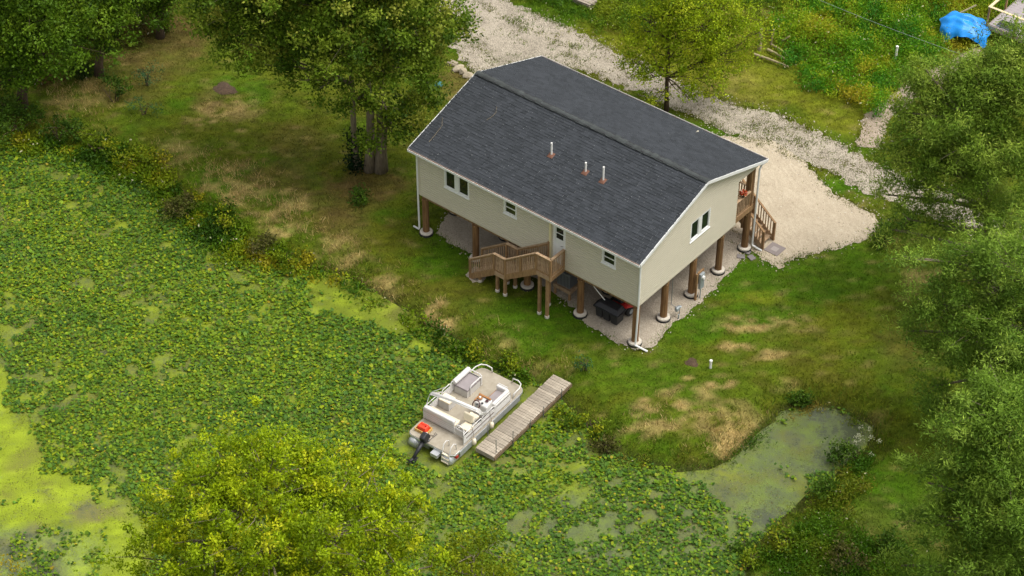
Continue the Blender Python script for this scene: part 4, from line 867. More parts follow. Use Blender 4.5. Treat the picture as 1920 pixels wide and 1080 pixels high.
stone(877, 143, .30, .22, .16, 'pale limestone block nearest the roof corner of the house')
p = GT(822, 159); o = MB().lathe((0, 0, 0), [(.24, 0), (.25, .03), (.2, .09), (.08, .12), (.02, .125)], 18).build('teal_lid', 'teal'); o.location = p; tag(o, 'round teal plastic lid lying in the grass near the roof corner', 'lid')
# fallen twigs on the roof
for pts, lab in (([(830, 221), (829, 237), (815, 255), (805, 267)], 'long bare twig lying on the shingles near the left roof edge'), ([(932, 200), (930, 212), (925, 218), (913, 226)], 'short bare twig lying on the shingles nearer the ridge')):
    P = [on_roof(*q)+nf*.04 for q in pts]; o = MB().tube(P, [.006, .009, .011, .012], 6).build('fallen_twig', 'bark'); tag(o, lab, 'twig', 'twigs on the roof')
# bleached logs and stakes beyond the small tree
for a, b, r, lab in (((1412, 106), (1478, 130), .07, 'longest bleached log lying in the weeds beyond the small tree'), ((1438, 97), (1474, 117), .07, 'middle bleached log lying beyond the small tree'), ((1446, 88), (1478, 108), .05, 'thinnest bleached log lying farthest beyond the small tree')):
    p, q = GT(*a), GT(*b); up = Vector((0, 0, .16)); o = MB().tube([p+up, p.lerp(q, .5)+up*1.2, q+up], [r, r*.9, r*.7], 8).build('fallen_log', 'log'); tag(o, lab, 'log', 'logs beyond the driveway')
for (a, h, dx, r, lab) in (((1424, 94), 1.3, -.05, .11, 'thick grey stump post standing beyond the small tree'), ((1445, 84), .95, .08, .05, 'thin pale stake standing upright beside the grey stump'), ((1460, 83), .55, .45, .05, 'short pale stake leaning over right of the upright stake')):
    p = GT(*a); o = MB().tube([(0, 0, -.1), (dx*.4, dx*.2, h*.5), (dx, dx*.6, h)], [r*1.15, r, r*.9], 8).build('wooden_stake', 'log'); o.location = p; tag(o, lab, 'stake')
# lumber stack at the top edge
ls = empty('lumber_stack', GT(1092, 5)); tag(ls, 'weathered stack of boards at the far edge of the grass above the driveway', 'lumber')
for k in range(4):
    for j in range(4): MB().box((random.uniform(-.05, .05), -.27+j*.18, .06+k*.07), (1.5, .15, .045), rz=random.uniform(-.04, .04)).build('board', 'dock', ls)
# ---- neighbour's deck with rail, board and tarp heap
nd = empty('neighbour_deck', (-.3, 30.95, 0)); tag(nd, 'grey neighbouring deck with pale lumber railing at the top right corner', 'deck')
for k in range(18): MB().b6(0.02, 6, .02+k*.24, .02+k*.24+.232, .74, .80).build('floor_board', 'nbfloor', nd)
MB().b6(0, 6, -.04, -.002, .5, .78).build('rim_board', 'dock', nd); MB().b6(-.04, -.002, -.04, 4.4, .5, .78).build('rim_board', 'dock', nd)
for (x, y) in ((-.06, -.06), (-.06, 1.9), (-.06, 4.2), (1.5, -.06), (3.4, -.06)): MB().b6(x-.045, x+.045, y-.045, y+.045, 0, 1.84).build('railing_post', 'wood', nd)
MB().b6(-.13, .01, -.13, 4.4, 1.84, 1.88).build('rail_cap', 'lumber', nd); MB().b6(.01, 6, -.13, .01, 1.845, 1.885).build('rail_cap', 'lumber', nd)
bd = empty('dark_panel', (.62, 31.35, .80)); tag(bd, 'charcoal slatted panel lying on the neighbouring grey deck', 'panel')
MB().box((0, 0, .05), (1.05, .62, .06)).build('frame', 'galv', bd)
for k in range(8): MB().box((-.45+k*.128, 0, .10), (.118, .56, .03)).build('slat', 'boarddark', bd)
pbr = MB().tube([(0, 0, .06), (.5, .25, .06), (1.3, -.25, .08)], .06, 8).build('white_gutter_pipe', 'pvc'); pbr.location = (1.1, 32.1, .8); tag(pbr, 'white pipe elbow lying on the neighbouring grey deck', 'pipe')
# tarp
tc_ = GT(1806, 70); n1, n2 = 44, 34; mb = MB()
for i in range(n1+1):
    for j in range(n2+1):
        u_ = i/n1*2-1; v_ = j/n2*2-1; r = max(abs(u_), abs(v_)); ang = math.atan2(v_, u_); rad = math.hypot(u_, v_)
        sc = 1.0/ max(1, rad**.55) ; x = u_*1.3*sc; y = v_*1.05*sc
        h = 1.15*max(0, 1-(rad/1.3)**2.6)**.8*(1-.2*u_)
        h += (.07*math.sin(5*u_+6*v_+1.3*math.sin(4*v_))+.045*math.sin(13*v_-4*u_+2*math.sin(3*u_))+.02*math.sin(22*v_+9*u_))*(1-.5*r)*min(1, (1-r)*5+.25)
        mb.v.append((x+.05*math.sin(9*v_+3*u_), y+.05*math.sin(11*u_), max(.03, h+.04)))
for i in range(n1):
    for j in range(n2): a = i*(n2+1)+j; mb.f.append((a, a+n2+1, a+n2+2, a+1))
tp = mb.build('tarp_heap', 'tarp', smooth=True); tp.location = tc_; tp.rotation_euler = (0, 0, .5); tag(tp, 'crumpled bright blue tarp over a heap beside the neighbouring deck', 'tarp')
a = tc_+Vector((-.9, .4, .75)); o = MB().tube([a, a+Vector((.75, .85, .55))], .045, 8).build('long_pole', 'log'); tag(o, 'weathered pole lying across the top of the blue tarp', 'pole')
# overhead wire
a = VP(G(1790, 97), 1800, 98)+Vector((0, 0, .0)); w0 = VP(GT(1500, 60), 1490, -20); w1 = VP(GT(1790, 140), 1800, 98)
P = []
for i in range(13): t = i/12; q = w0.lerp(w1+(w1-w0)*.2, t); q.z -= 4*.15*t*(1-t); P.append(q)
o = MB().tube(P, .007, 5).build('overhead_wire', 'galv'); tag(o, 'thin grey wire stretched above the weeds at the upper right', 'wire')

# ================================================================== VEGETATION
def unit(v): return v/(np.linalg.norm(v, axis=-1, keepdims=True)+1e-9)
def crown_points(blobs, per_m3, clump_r, nleaf, flat=.75, shell=.55):
    """clump centres spread through the blobs, leaves gathered round each clump"""
    cen = []; par = []
    for bi, (c, r) in enumerate(blobs):
        r = np.array(r if hasattr(r, '__len__') else (r, r, r*.8)); k = max(4, int(per_m3*np.prod(r)*4.19))
        d = unit(RNG.normal(size=(k, 3))); rad = RNG.uniform(shell**3, 1, k)**(1/3)*(1+.24*RNG.normal(size=k)); d[:, 2] *= 1.1; d = unit(d)
        d[:, 2] = np.where(d[:, 2] < -.35, -d[:, 2]*.6, d[:, 2])
        cen.append(np.array(c)+d*rad[:, None]*r); par += [bi]*k
    cen = np.concatenate(cen); K = len(cen); n = np.maximum(3, RNG.poisson(nleaf, K)); ci = np.repeat(np.arange(K), n)
    sz = clump_r*RNG.uniform(.6, 1.35, K)
    off = RNG.normal(size=(len(ci), 3))*np.array([1, 1, flat])*.55; off = off/np.maximum(1, np.linalg.norm(off, axis=1, keepdims=True)/1.25)
    return cen, np.array(par), ci, cen[ci]+off*sz[ci][:, None], off
def palette(cols, ci, K, jit=.16, noise_by=None):
    cols = np.array(cols); w = RNG.random(K)**1.0*(len(cols)-1)
    i0 = np.clip(w.astype(int), 0, len(cols)-2); f = (w-i0)[:, None]; base = cols[i0]*(1-f)+cols[i0+1]*f
    c = base[ci]*(1+jit*RNG.normal(size=(len(ci), 1))); return np.clip(c, .002, 1)
def tree(name, label, base, trunks, blobs, cols, per_m3, clump_r, nleaf, ln, wd, bark, limb_r=.09, droop=0., twig=.35, group=None, up=.15, parts=('foliage', 'trunk'), flat=.75, shell=.55, twig_r=.012, tip_light=.25):
    base = Vector(base); root = empty(name, base); tag(root, label, 'shrub' if 'shrub' in name or 'bush' in name else 'tree', group)
    cen, par, ci, P, off = crown_points([(tuple(Vector(c)-base), r) for c, r in blobs], per_m3, clump_r, nleaf, flat, shell)
    D = unit(off*.8+RNG.normal(size=P.shape)*.7+np.array([0, 0, up-droop]))
    L = ln*RNG.uniform(.65, 1.3, len(P)); W = wd*RNG.uniform(.7, 1.25, len(P))
    P[:, 2] = np.maximum(P[:, 2], .05)
    leafmesh(parts[0], P, D, L, W, palette(cols, ci, len(cen), .09)*(1+tip_light*np.clip(off[:, 2:3]+.1, -.5, 1)*np.array([[1.15, 1.0, .8]])), parent=root, curl=.18, N_=unit(off*1.0+np.array([0, 0, .55])))  # light painted in with yellow new growth: clump tops lighter, undersides darker
    tips = []
    for (dx, dy, r0, top, r1) in trunks:
        top = Vector(top)-base; p0 = Vector((dx, dy, -.15)); pts = [p0]; n = 7
        for i in range(1, n+1):
            t = i/n; q = p0.lerp(top, t); q += Vector((random.uniform(-1, 1), random.uniform(-1, 1), 0))*r0*.5*math.sin(t*3.14); pts.append(q)
        rs = [r0*1.35]+[r0+(r1-r0)*i/n for i in range(1, n+1)]
        MB().tube(pts, rs, 10).build(parts[1], bark, root, smooth=True); tips.append((pts, rs))
    tw = MB()
    for bi, (c, r) in enumerate(blobs):
        c = Vector(c)-base; pts, rs = min(tips, key=lambda t: min((q-c).length for q in t[0])); k = min(range(2, len(pts)), key=lambda i: (pts[i]-c).length+(0 if pts[i].z < c.z-.4 else 2.5)); s = pts[k]
        mid = s.lerp(c, .5)+Vector((random.uniform(-.3, .3), random.uniform(-.3, .3), random.uniform(0, .35)))
        lr = min(limb_r, rs[k]*.75); MB().tube([s, s.lerp(mid, .5)+Vector((0, 0, .08)), mid, c], [lr, lr*.85, lr*.65, lr*.35], 7).build('limb', bark, root, smooth=True)
        ids = [i for i in range(len(cen)) if par[i] == bi]; random.shuffle(ids)
        for i in ids[:int(len(ids)*twig)]:
            e = Vector(cen[i]); a = mid.lerp(c, random.random()); m_ = a.lerp(e, .55)+Vector((random.uniform(-.15, .15), random.uniform(-.15, .15), random.uniform(0, .2))); tw.tube([a, m_, e], [twig_r*2.0, twig_r*1.3, twig_r*.6], 4, cap=False)
    if tw.v: tag(tw.build('twigs', bark, root), kind='stuff')
    return root
def blobs_at(base, lst): return [(tuple(VP(base, px_, py_, off)), r) for (px_, py_, r, off) in lst]

# --- big tree left of the house
b = GT(694, 318)
bl = blobs_at(b, [(600, 20, 3.0, .5), (500, 30, 2.6, 1.2), (430, 10, 2.2, 1.5), (690, 40, 3.0, -1.2), (770, 40, 2.8, .3), (785, 110, 1.6, .8), (740, 130, 2.1, -1.2), (650, 110, 2.0, -1.8), (560, 100, 2.0, -.4), (600, -80, 3.4, 0), (720, -90, 3.6, 0), (480, -70, 3.0, 1), (700, 200, 1.15, -1.5), (775, 190, 1.5, .2), (735, 235, .8, -1.2), (600, 165, .9, -1.5), (795, 40, 1.5, 1.2), (430, 75, 1.3, 1.2), (795, 180, 1.0, 1.0), (510, 105, 1.3, .6), (690, 160, 1.3, -2.4), (640, 205, .8, -2.2), (725, 205, .8, -2.2), (560, 150, 1.0, -.6), (460, 120, .9, .8), (400, 50, 1.3, 1.2), (780, 235, .7, .4), (800, 85, 1.2, .8), (640, 60, 1.8, -2.4), (742, 252, .55, -1.6), (700, 262, .45, -1.8), (765, 225, .7, -.8)])
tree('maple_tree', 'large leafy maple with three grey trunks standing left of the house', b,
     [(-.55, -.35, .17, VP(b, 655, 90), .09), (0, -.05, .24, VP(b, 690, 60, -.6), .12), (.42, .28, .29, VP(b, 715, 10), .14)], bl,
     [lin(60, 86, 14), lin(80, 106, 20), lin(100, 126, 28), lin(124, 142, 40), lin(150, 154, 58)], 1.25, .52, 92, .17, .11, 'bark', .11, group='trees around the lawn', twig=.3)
iv = empty('ivy_plant', b+Vector((-.55, -.45, 0))); tag(iv, 'dark ivy climbing the foot of the leaning maple trunk', 'ivy')
n = 900; t = RNG.random(n); C_ = np.stack([RNG.normal(size=n)*.24-.05*t, RNG.normal(size=n)*.22+.1*t, t**1.3*2.3], 1); D_ = unit(RNG.normal(size=(n, 3))); leafmesh('leaves', C_, D_, .14, .11, np.clip(np.array([lin(22, 48, 18)])*(1+.25*RNG.normal(size=(n, 1))), .002, 1), parent=iv)

# --- trees in the upper left corner
darkc = [lin(54, 80, 12), lin(72, 102, 16), lin(94, 126, 24), lin(120, 146, 36)]
b = GT(40, 200); tree('woodland_tree', 'dense dark green tree at the far left edge above the pond', b, [(0, 0, .28, VP(b, 50, 20), .12)], blobs_at(b, [(40, 50, 2.3, -.5), (100, 70, 2.0, -1), (10, 100, 1.8, -.6), (80, 130, 1.4, -1), (-20, 30, 2.6, .3), (60, -30, 2.8, 0), (120, 20, 2.0, .4), (40, 150, 1.3, -1.4), (110, 115, 1.3, -1.4), (0, 160, 1.3, -1)]), darkc, 1.4, .5, 80, .17, .11, 'barkdark', group='trees around the lawn')
b = GT(185, 140); tree('woodland_tree', 'dark leafy tree second from the left at the top of the photo', b, [(0, 0, .22, VP(b, 190, -40), .1)], blobs_at(b, [(180, 30, 1.9, -.4), (150, 70, 1.3, -.5), (220, 10, 1.9, .2), (190, -50, 2.4, 0), (160, 110, .9, -.5), (200, 80, 1.0, -.6), (235, 50, 1.1, -.3)]), darkc, 1.4, .5, 80, .17, .11, 'barkdark', group='trees around the lawn')
b = GT(300, 70); tree('woodland_tree', 'thin green tree at the top edge between the dark trees and the big maple', b, [(0, 0, .2, VP(b, 300, -90), .08)], blobs_at(b, [(285, -10, 1.5, 0), (320, -40, 2.0, 0), (260, 15, 1.2, -.4), (310, 25, .8, -.3), (250, -40, 1.8, 0), (300, 45, .7, -.3), (335, 5, 1.0, 0)]), darkc, 2.0, .5, 60, .17, .11, 'barkdark', group='trees around the lawn')
# --- foreground tree
yc = [lin(98, 120, 10), lin(118, 142, 10), lin(136, 158, 14), lin(154, 172, 18), lin(172, 176, 30)]
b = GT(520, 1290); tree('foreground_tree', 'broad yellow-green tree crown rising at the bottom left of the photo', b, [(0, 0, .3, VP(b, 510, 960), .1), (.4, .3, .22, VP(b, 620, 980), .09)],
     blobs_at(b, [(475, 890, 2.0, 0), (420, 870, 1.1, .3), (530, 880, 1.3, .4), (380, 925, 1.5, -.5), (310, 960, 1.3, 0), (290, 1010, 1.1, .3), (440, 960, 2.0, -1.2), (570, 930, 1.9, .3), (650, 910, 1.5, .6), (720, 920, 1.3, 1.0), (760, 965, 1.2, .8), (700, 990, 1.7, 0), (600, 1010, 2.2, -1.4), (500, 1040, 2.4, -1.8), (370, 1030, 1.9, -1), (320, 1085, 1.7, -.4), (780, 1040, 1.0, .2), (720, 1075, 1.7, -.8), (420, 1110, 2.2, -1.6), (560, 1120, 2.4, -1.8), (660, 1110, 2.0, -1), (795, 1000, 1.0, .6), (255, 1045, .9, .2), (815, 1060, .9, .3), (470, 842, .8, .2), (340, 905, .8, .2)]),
     yc, 2.0, .30, 84, .13, .07, 'bark', .07, tip_light=.45, shell=.4, group='trees around the lawn', twig=.4, up=.3, twig_r=.014)
b = GT(880, 1240); tree('foreground_shrub', 'smaller yellow-green shrub rising at the bottom edge right of the foreground tree', b, [(0, 0, .12, VP(b, 885, 1060), .04)], blobs_at(b, [(885, 1040, 1.1, 0), (925, 1030, .8, 0), (850, 1070, 1.0, -.3), (930, 1085, .9, 0), (900, 1100, 1.2, -.3)]), [lin(84, 104, 10), lin(112, 128, 16), lin(140, 150, 26)], 4, .34, 56, .14, .07, 'bark', .05, up=.3)
b = GT(-40, 1150); tree('shore_shrub', 'small yellow-orange shrub top at the bottom left corner', b, [(0, 0, .08, VP(b, -10, 1070), .03)], blobs_at(b, [(5, 1072, .6, 0), (-30, 1050, .7, 0)]), [lin(150, 140, 20), lin(170, 150, 40)], 2.0, .35, 30, .13, .07, 'bark', .04, up=.3)
# --- small airy tree behind the house
b = GT(1250, 207); tree('young_birch_tree', 'small airy yellow-green tree between the roof and the driveway', b, [(0, 0, .12, VP(b, 1256, -30), .03)],
     blobs_at(b, [(1270, 60, 1.5, 0), (1215, 90, 1.3, -.2), (1400, 40, 1.0, .5), (1330, 110, 1.2, .2), (1310, 80, 1.5, .3), (1370, 60, 1.3, .6), (1280, 20, 1.7, 0), (1350, 10, 1.4, .4), (1215, 30, 1.2, 0), (1240, 130, 1.2, -.5), (1310, 130, 1.1, -.2), (1210, 150, .8, -.4), (1275, 175, .8, -.6), (1380, 115, .9, .5), (1420, 85, .9, .7), (1280, -40, 1.6, 0), (1340, 165, .6, -.2), (1235, 185, .7, -.7), (1295, 190, .7, -.5), (1200, 120, 1.0, 0), (1360, 145, .8, .2), (1185, 60, .8, 0), (1325, 50, 1.3, -.6), (1430, 60, .7, .8)]),
     [lin(104, 128, 12), lin(128, 152, 18), lin(152, 172, 28), lin(170, 178, 38)], 3.8, .42, 52, .13, .08, 'barkdark', .035, group='trees around the lawn', twig=.5, shell=.3)
# --- willows on the right
wc = [lin(82, 110, 28), lin(104, 132, 40), lin(126, 150, 52), lin(146, 164, 66)]; wd_ = [lin(82, 112, 32), lin(98, 128, 40), lin(116, 144, 50), lin(134, 158, 60)]
kw = dict(per_m3=2.6, clump_r=.46, nleaf=150, ln=.18, wd=.045, tip_light=.5, bark='bark', limb_r=.1, droop=.15, twig=.3, group='willows along the right edge')
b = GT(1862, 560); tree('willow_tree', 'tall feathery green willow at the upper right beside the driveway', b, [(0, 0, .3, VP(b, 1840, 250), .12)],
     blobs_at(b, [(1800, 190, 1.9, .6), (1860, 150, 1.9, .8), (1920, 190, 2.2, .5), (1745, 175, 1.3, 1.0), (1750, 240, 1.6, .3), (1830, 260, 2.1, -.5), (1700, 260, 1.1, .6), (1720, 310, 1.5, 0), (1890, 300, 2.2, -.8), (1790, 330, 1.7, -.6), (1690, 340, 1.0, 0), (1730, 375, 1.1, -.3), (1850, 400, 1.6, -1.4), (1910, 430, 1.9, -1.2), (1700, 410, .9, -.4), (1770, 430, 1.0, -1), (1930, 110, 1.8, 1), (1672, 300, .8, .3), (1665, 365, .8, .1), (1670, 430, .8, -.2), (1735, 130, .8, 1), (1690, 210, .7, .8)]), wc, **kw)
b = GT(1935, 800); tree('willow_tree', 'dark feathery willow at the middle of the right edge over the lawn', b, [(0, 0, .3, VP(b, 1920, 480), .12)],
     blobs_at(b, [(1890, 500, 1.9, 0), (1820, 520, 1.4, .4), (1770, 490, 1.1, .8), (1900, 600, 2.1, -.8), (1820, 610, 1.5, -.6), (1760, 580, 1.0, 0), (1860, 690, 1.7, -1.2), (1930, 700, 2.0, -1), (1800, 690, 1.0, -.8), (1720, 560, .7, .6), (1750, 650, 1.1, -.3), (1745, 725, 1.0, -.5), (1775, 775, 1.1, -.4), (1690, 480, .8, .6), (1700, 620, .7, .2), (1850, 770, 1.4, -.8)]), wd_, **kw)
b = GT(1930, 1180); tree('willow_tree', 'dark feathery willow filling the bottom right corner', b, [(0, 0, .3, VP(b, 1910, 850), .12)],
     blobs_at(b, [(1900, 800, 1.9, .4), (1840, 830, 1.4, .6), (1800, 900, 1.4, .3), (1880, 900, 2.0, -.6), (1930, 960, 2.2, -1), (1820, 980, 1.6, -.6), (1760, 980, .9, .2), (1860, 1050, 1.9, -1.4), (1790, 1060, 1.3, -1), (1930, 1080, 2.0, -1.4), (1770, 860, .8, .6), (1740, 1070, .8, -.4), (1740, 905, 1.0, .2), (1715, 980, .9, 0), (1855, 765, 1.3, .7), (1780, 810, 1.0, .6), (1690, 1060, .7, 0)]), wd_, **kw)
# --- shrubs and bushes
def bush(px_, py_, w, h, cols, label, name='shrub', nl=46, ln=.13, wd=.085, dens=8, cr=.3):
    b = GT(px_, py_); k = max(3, int(w*3)); bl = []
    for i in range(k): bl.append(((b.x+random.uniform(-w, w)*.6, b.y+random.uniform(-w, w)*.6, b.z+h*random.uniform(.35, .75)), (w*.5, w*.5, h*.4)))
    st_ = [(random.uniform(-.1, .1), random.uniform(-.1, .1), .03, (b.x+random.uniform(-.4, .4)*w, b.y+random.uniform(-.4, .4)*w, b.z+h*.7), .012) for _ in range(3)]
    return tree(name, label, b, st_, bl, cols, dens, cr, nl, ln, wd, 'barkdark', .02, twig=.25, parts=('foliage', 'stem'), twig_r=.008, group='shrubs around the pond')
gd = [lin(48, 74, 14), lin(66, 96, 20), lin(86, 114, 28)]; gy_ = [lin(66, 94, 14), lin(92, 116, 18), lin(118, 136, 22), lin(142, 146, 26)]; gb = [lin(70, 72, 30), lin(92, 88, 44), lin(84, 100, 24)]; teal = [lin(44, 86, 52), lin(66, 108, 66)]
bush(40, 262, 1.4, 1.5, gd, 'dark green bush at the left edge above the lily pond'); bush(110, 262, 1.3, 1.2, gd, 'dark green bush second from the left edge on the pond bank'); bush(10, 225, 1.2, 1.6, gd, 'tall dark bush at the left edge below the corner trees')
bush(330, 405, 1.35, 1.1, gb, 'dull brownish bush hanging over the lily pads on the bank'); bush(190, 290, 1.2, .9, gy_, 'yellow-flecked leafy bush on the bank between dark bushes and lilies'); bush(255, 315, 1.3, .9, gy_, 'yellow-flecked bush on the bank above the lily pads'); bush(425, 425, .9, .8, gy_, 'yellow-leaved bush on the pond bank right of the brownish bush')
bush(490, 470, .9, .8, gb, 'low brown-green bush at the pond edge below the straw grass'); bush(545, 495, .7, .6, gy_, 'small yellow-green bush where the bank meets the lime algae'); bush(672, 378, .5, .6, gd, 'small green bush in the brown grass below the big maple')
bush(215, 190, .9, 1.1, gd, 'round green bush in the brown grass near the upper left trees'); bush(275, 160, .9, 1.5, teal, 'blue-green feathery bush in the brown grass at the upper left', ln=.16, wd=.04, nl=22); bush(270, 215, .8, .8, teal, 'low blue-green bush beside the round green bush at upper left', ln=.16, wd=.04, nl=18)
bush(1095, 695, .5, .7, teal, 'small blue-green feathery plant on the lawn above the dock', ln=.14, wd=.04, nl=14); bush(1105, 810, .9, .7, gy_, 'yellow-green bush on the bank right of the dock'); bush(1065, 790, .6, .5, gy_, 'low leafy plant at the shore right beside the dock'); bush(1140, 850, .6, .45, gb, 'low brown-green plant in the shallows below the dock')
bush(960, 690, .6, .45, gy_, 'low leafy plant on the bank just above the boat bow'); bush(885, 665, .5, .45, gy_, 'low leafy plant at the shore left of the boat bow')
bush(1600, 868, .8, .9, gd, 'dark green bush with white blooms on the far side of the inlet'); bush(1545, 935, .7, .7, gd, 'low green bush on the right bank of the inlet'); bush(1480, 1030, .8, .7, gy_, 'yellow-flecked bush at the bottom of the right bank'); bush(1400, 1065, .6, .55, gy_, 'orange-flecked plant in the water at the bottom edge'); bush(1580, 1060, .9, .7, gb, 'brown-green bush at the bottom edge of the right bank'); bush(1660, 1030, .8, .7, gd, 'green bush at the bottom right below the willows')
bush(1655, 460, .9, .7, gd, 'leafy bush at the right end of the tan sand'); bush(1690, 430, .8, .8, gd, 'green bush under the willow beside the sand'); bush(1500, 755, .4, .35, gd, 'low dark plant at the top edge of the inlet')
bush(1375, 1005, .55, .4, gb, 'low brown-green plant standing in the water at the foot of the inlet'); bush(1335, 960, .5, .35, gy_, 'small yellow-green plant at the edge of the lily pads beside the inlet'); bush(1390, 1045, .6, .5, gd, 'green water plant near the bottom edge below the inlet')
# white blooms by the inlet
p = GT(1612, 850); n = 260; cc = RNG.normal(size=(12, 3))*np.array([.5, .4, .12]); ci = RNG.integers(0, 12, n); C_ = np.array(p)+np.array([0, 0, .75])+cc[ci]+RNG.normal(size=(n, 3))*.06
fl = leafmesh('white_blooms', C_, unit(RNG.normal(size=(n, 3))), .05, .05, np.repeat(lin(200, 200, 170)[None], n, 0)); tag(fl, 'clusters of small white blooms above the dark bush by the inlet', 'flowers', kind='stuff')

# --- lily beds
def scatter(n, x0, x1, y0, y1): return RNG.uniform(x0, x1, n), RNG.uniform(y0, y1, n)
xs, ys = scatter(1060000, -50, 18, -32, 8); sd = sdist(POND, xs, ys); ok = sd < -.05; xs, ys, sd = xs[ok], ys[ok], sd[ok]
px, py = PX(np.stack([xs, ys, np.full(len(xs), WATER_Z)], 1)); ok = (px > -260) & (px < 1960) & (py > 150) & (py < 1190); xs, ys, px, py = xs[ok], ys[ok], px[ok], py[ok]
a = fbm(xs*.45, ys*.45, 81, 5); b2 = fbm(xs*1.8, ys*1.8, 82, 4)
def dd(cx, cy, rx, ry): return 1-sst(.5, 1.3, ((px+(b2-.5)*60-cx)/rx)**2+((py+(b2-.5)*40-cy)/ry)**2)
den = .92+(.5-a)*2.4+(.5-b2)*4.0
den -= 2*np.maximum.reduce([dd(-20, 870, 100, 110), dd(40, 960, 150, 70), dd(200, 1030, 90, 90), dd(-10, 720, 26, 60), dd(60, 1050, 190, 80)])
den -= 2*np.maximum.reduce([dd(690, 570, 80, 34), dd(765, 600, 75, 26), dd(830, 640, 62, 22), dd(620, 530, 45, 22)])
den -= 2*np.maximum.reduce([dd(1490, 825, 150, 70), dd(1430, 905, 85, 72), dd(1325, 886, 70, 20), dd(1415, 975, 26, 26)])
den -= .25*dd(1200, 1000, 260, 130); den += .3*dd(1345, 1040, 80, 62); den = np.where((px > 20) & (px < 200) & (py > 990), np.maximum(den, .22*(b2 < .5)), den)
bx, by = (xs+3.02), (ys+7.62); den = np.where((np.abs(bx) < 1.45) & (np.abs(by) < 3.2), -1, den); den = np.where((np.abs(xs+1.13) < .5) & (np.abs(ys+6.15) < 2.8), -1, den)
ok = RNG.random(len(xs)) < np.clip(den, 0, 1); xs, ys, px, py = xs[ok], ys[ok], px[ok], py[ok]
# thin out crowded leaves
cell = {}; keep = []
for i in range(len(xs)):
    k = (int(xs[i]//.080), int(ys[i]//.080))
    if cell.get(k, 0) < 1: cell[k] = cell.get(k, 0)+1; keep.append(i)
xs, ys, px, py = xs[keep], ys[keep], px[keep], py[keep]; n = len(xs); print('lily leaves', n)
rad = RNG.uniform(.038, .078, n)*(1+.45*(RNG.random(n) < .12)); zz = WATER_Z+.015+RNG.random(n)**1.6*.13
yaw_ = RNG.random(n)*6.283; tx = RNG.normal(size=n)*.3; ty = RNG.normal(size=n)*.3; cup = RNG.uniform(-.1, .5, n)
ang = np.array([.32, 1.15, 2.1, 3.14, 4.18, 5.13, 5.96]); rf = np.array([.95, 1, .95, .98, .95, 1, .95])
TEMPL = np.stack([np.concatenate([[.25], rf*np.cos(ang)*1.08]), np.concatenate([[0], rf*np.sin(ang)*.9]), np.concatenate([[0], np.ones(7)])], 1)
V = np.empty((n, 8, 3)); lx = TEMPL[None, :, 0]*rad[:, None]; ly = TEMPL[None, :, 1]*rad[:, None]
lz = TEMPL[None, :, 2]*(cup*rad)[:, None]*(.35+.65*np.abs(TEMPL[None, :, 1]))+lx*tx[:, None]+ly*ty[:, None]
V[:, :, 0] = xs[:, None]+lx*np.cos(yaw_)[:, None]-ly*np.sin(yaw_)[:, None]; V[:, :, 1] = ys[:, None]+lx*np.sin(yaw_)[:, None]+ly*np.cos(yaw_)[:, None]; V[:, :, 2] = np.maximum(zz[:, None]+lz, WATER_Z+.006)
PC = np.array([lin(56, 88, 22), lin(70, 102, 22), lin(86, 114, 18), lin(104, 126, 16), lin(126, 138, 18), lin(150, 134, 34)])
pw = np.array([.26, .30, .25, .13, .05, .01]); col = PC[RNG.choice(6, n, p=pw)]; y2 = fbm(xs*.3, ys*.3, 91, 3); m_ = (y2 > .5)[:, None]; col = np.where(m_ & (RNG.random(n) < .45)[:, None], PC[RNG.choice([3, 4, 2, 2, 3], n)], col)
col = np.clip(col*(1+.18*RNG.normal(size=(n, 1))), .003, 1)
TF = np.array([[0, i, i+1] for i in range(1, 7)])
big = np.argsort(-(rad*(1+(py-540)/2400)*(py > 0)*((px > 0) & (px < 1920) & (py < 1075))))[:300]; isb = np.zeros(n, bool); isb[big] = True
lb = empty('water_lilies', (-16, -10, WATER_Z)); tag(lb, 'bed of green water lily leaves covering most of the pond', 'water lilies')
LI = Matrix.Translation((16, 10, -WATER_Z))
rest = np.where(~isb)[0]
o = npmesh('lily_leaves', V[rest].reshape(-1, 3), (np.arange(len(rest))[:, None, None]*8+TF[None]).reshape(-1, 3), np.repeat(col[rest], 8, 0), 'pad', lb); o.matrix_parent_inverse = LI; tag(o, kind='stuff')
for i in big:
    o = npmesh('lily_leaf', V[i], TF, np.repeat(col[i][None], 8, 0), 'pad', lb); o.matrix_parent_inverse = LI

# --- grass
def blades(name, xs, ys, zs, h, w, nb, col, label, cat, lean=.5, spread=.04, m='grass'):
    n = len(xs); X = np.repeat(np.stack([xs, ys, zs], 1), nb, 0); N = n*nb; X[:, :2] += RNG.normal(size=(N, 2))*spread
    hh = np.repeat(np.broadcast_to(h, (n,)), nb)*RNG.uniform(.6, 1.3, N); a = RNG.random(N)*6.283; s = np.stack([np.cos(a), np.sin(a), np.zeros(N)], 1)
    ln_ = unit(np.concatenate([RNG.normal(size=(N, 2))*lean, np.ones((N, 1))], 1)); ww = np.repeat(np.broadcast_to(w, (n,)), nb)[:, None]
    V = np.empty((N, 3, 3)); V[:, 0] = X-s*ww/2; V[:, 1] = X+s*ww/2; V[:, 2] = X+ln_*hh[:, None]
    c = np.repeat(col*(1+.2*RNG.normal(size=(n, 1))), nb, 0)*(1+.14*RNG.normal(size=(N, 1))); c = np.clip(c, .003, 1)
    o = npmesh(name, V.reshape(-1, 3), np.arange(3*N).reshape(N, 3), np.repeat(c, 3, 0), m); tag(o, label, cat, kind='stuff'); return o
n = 370000; xs, ys = scatter(n, -48, 24, -30, 40); px, py = PX(np.stack([xs, ys, np.zeros(n)], 1)); ok = (px > -150) & (px < 2120) & (py > -120) & (py < 1180); xs, ys, px, py = xs[ok], ys[ok], px[ok], py[ok]
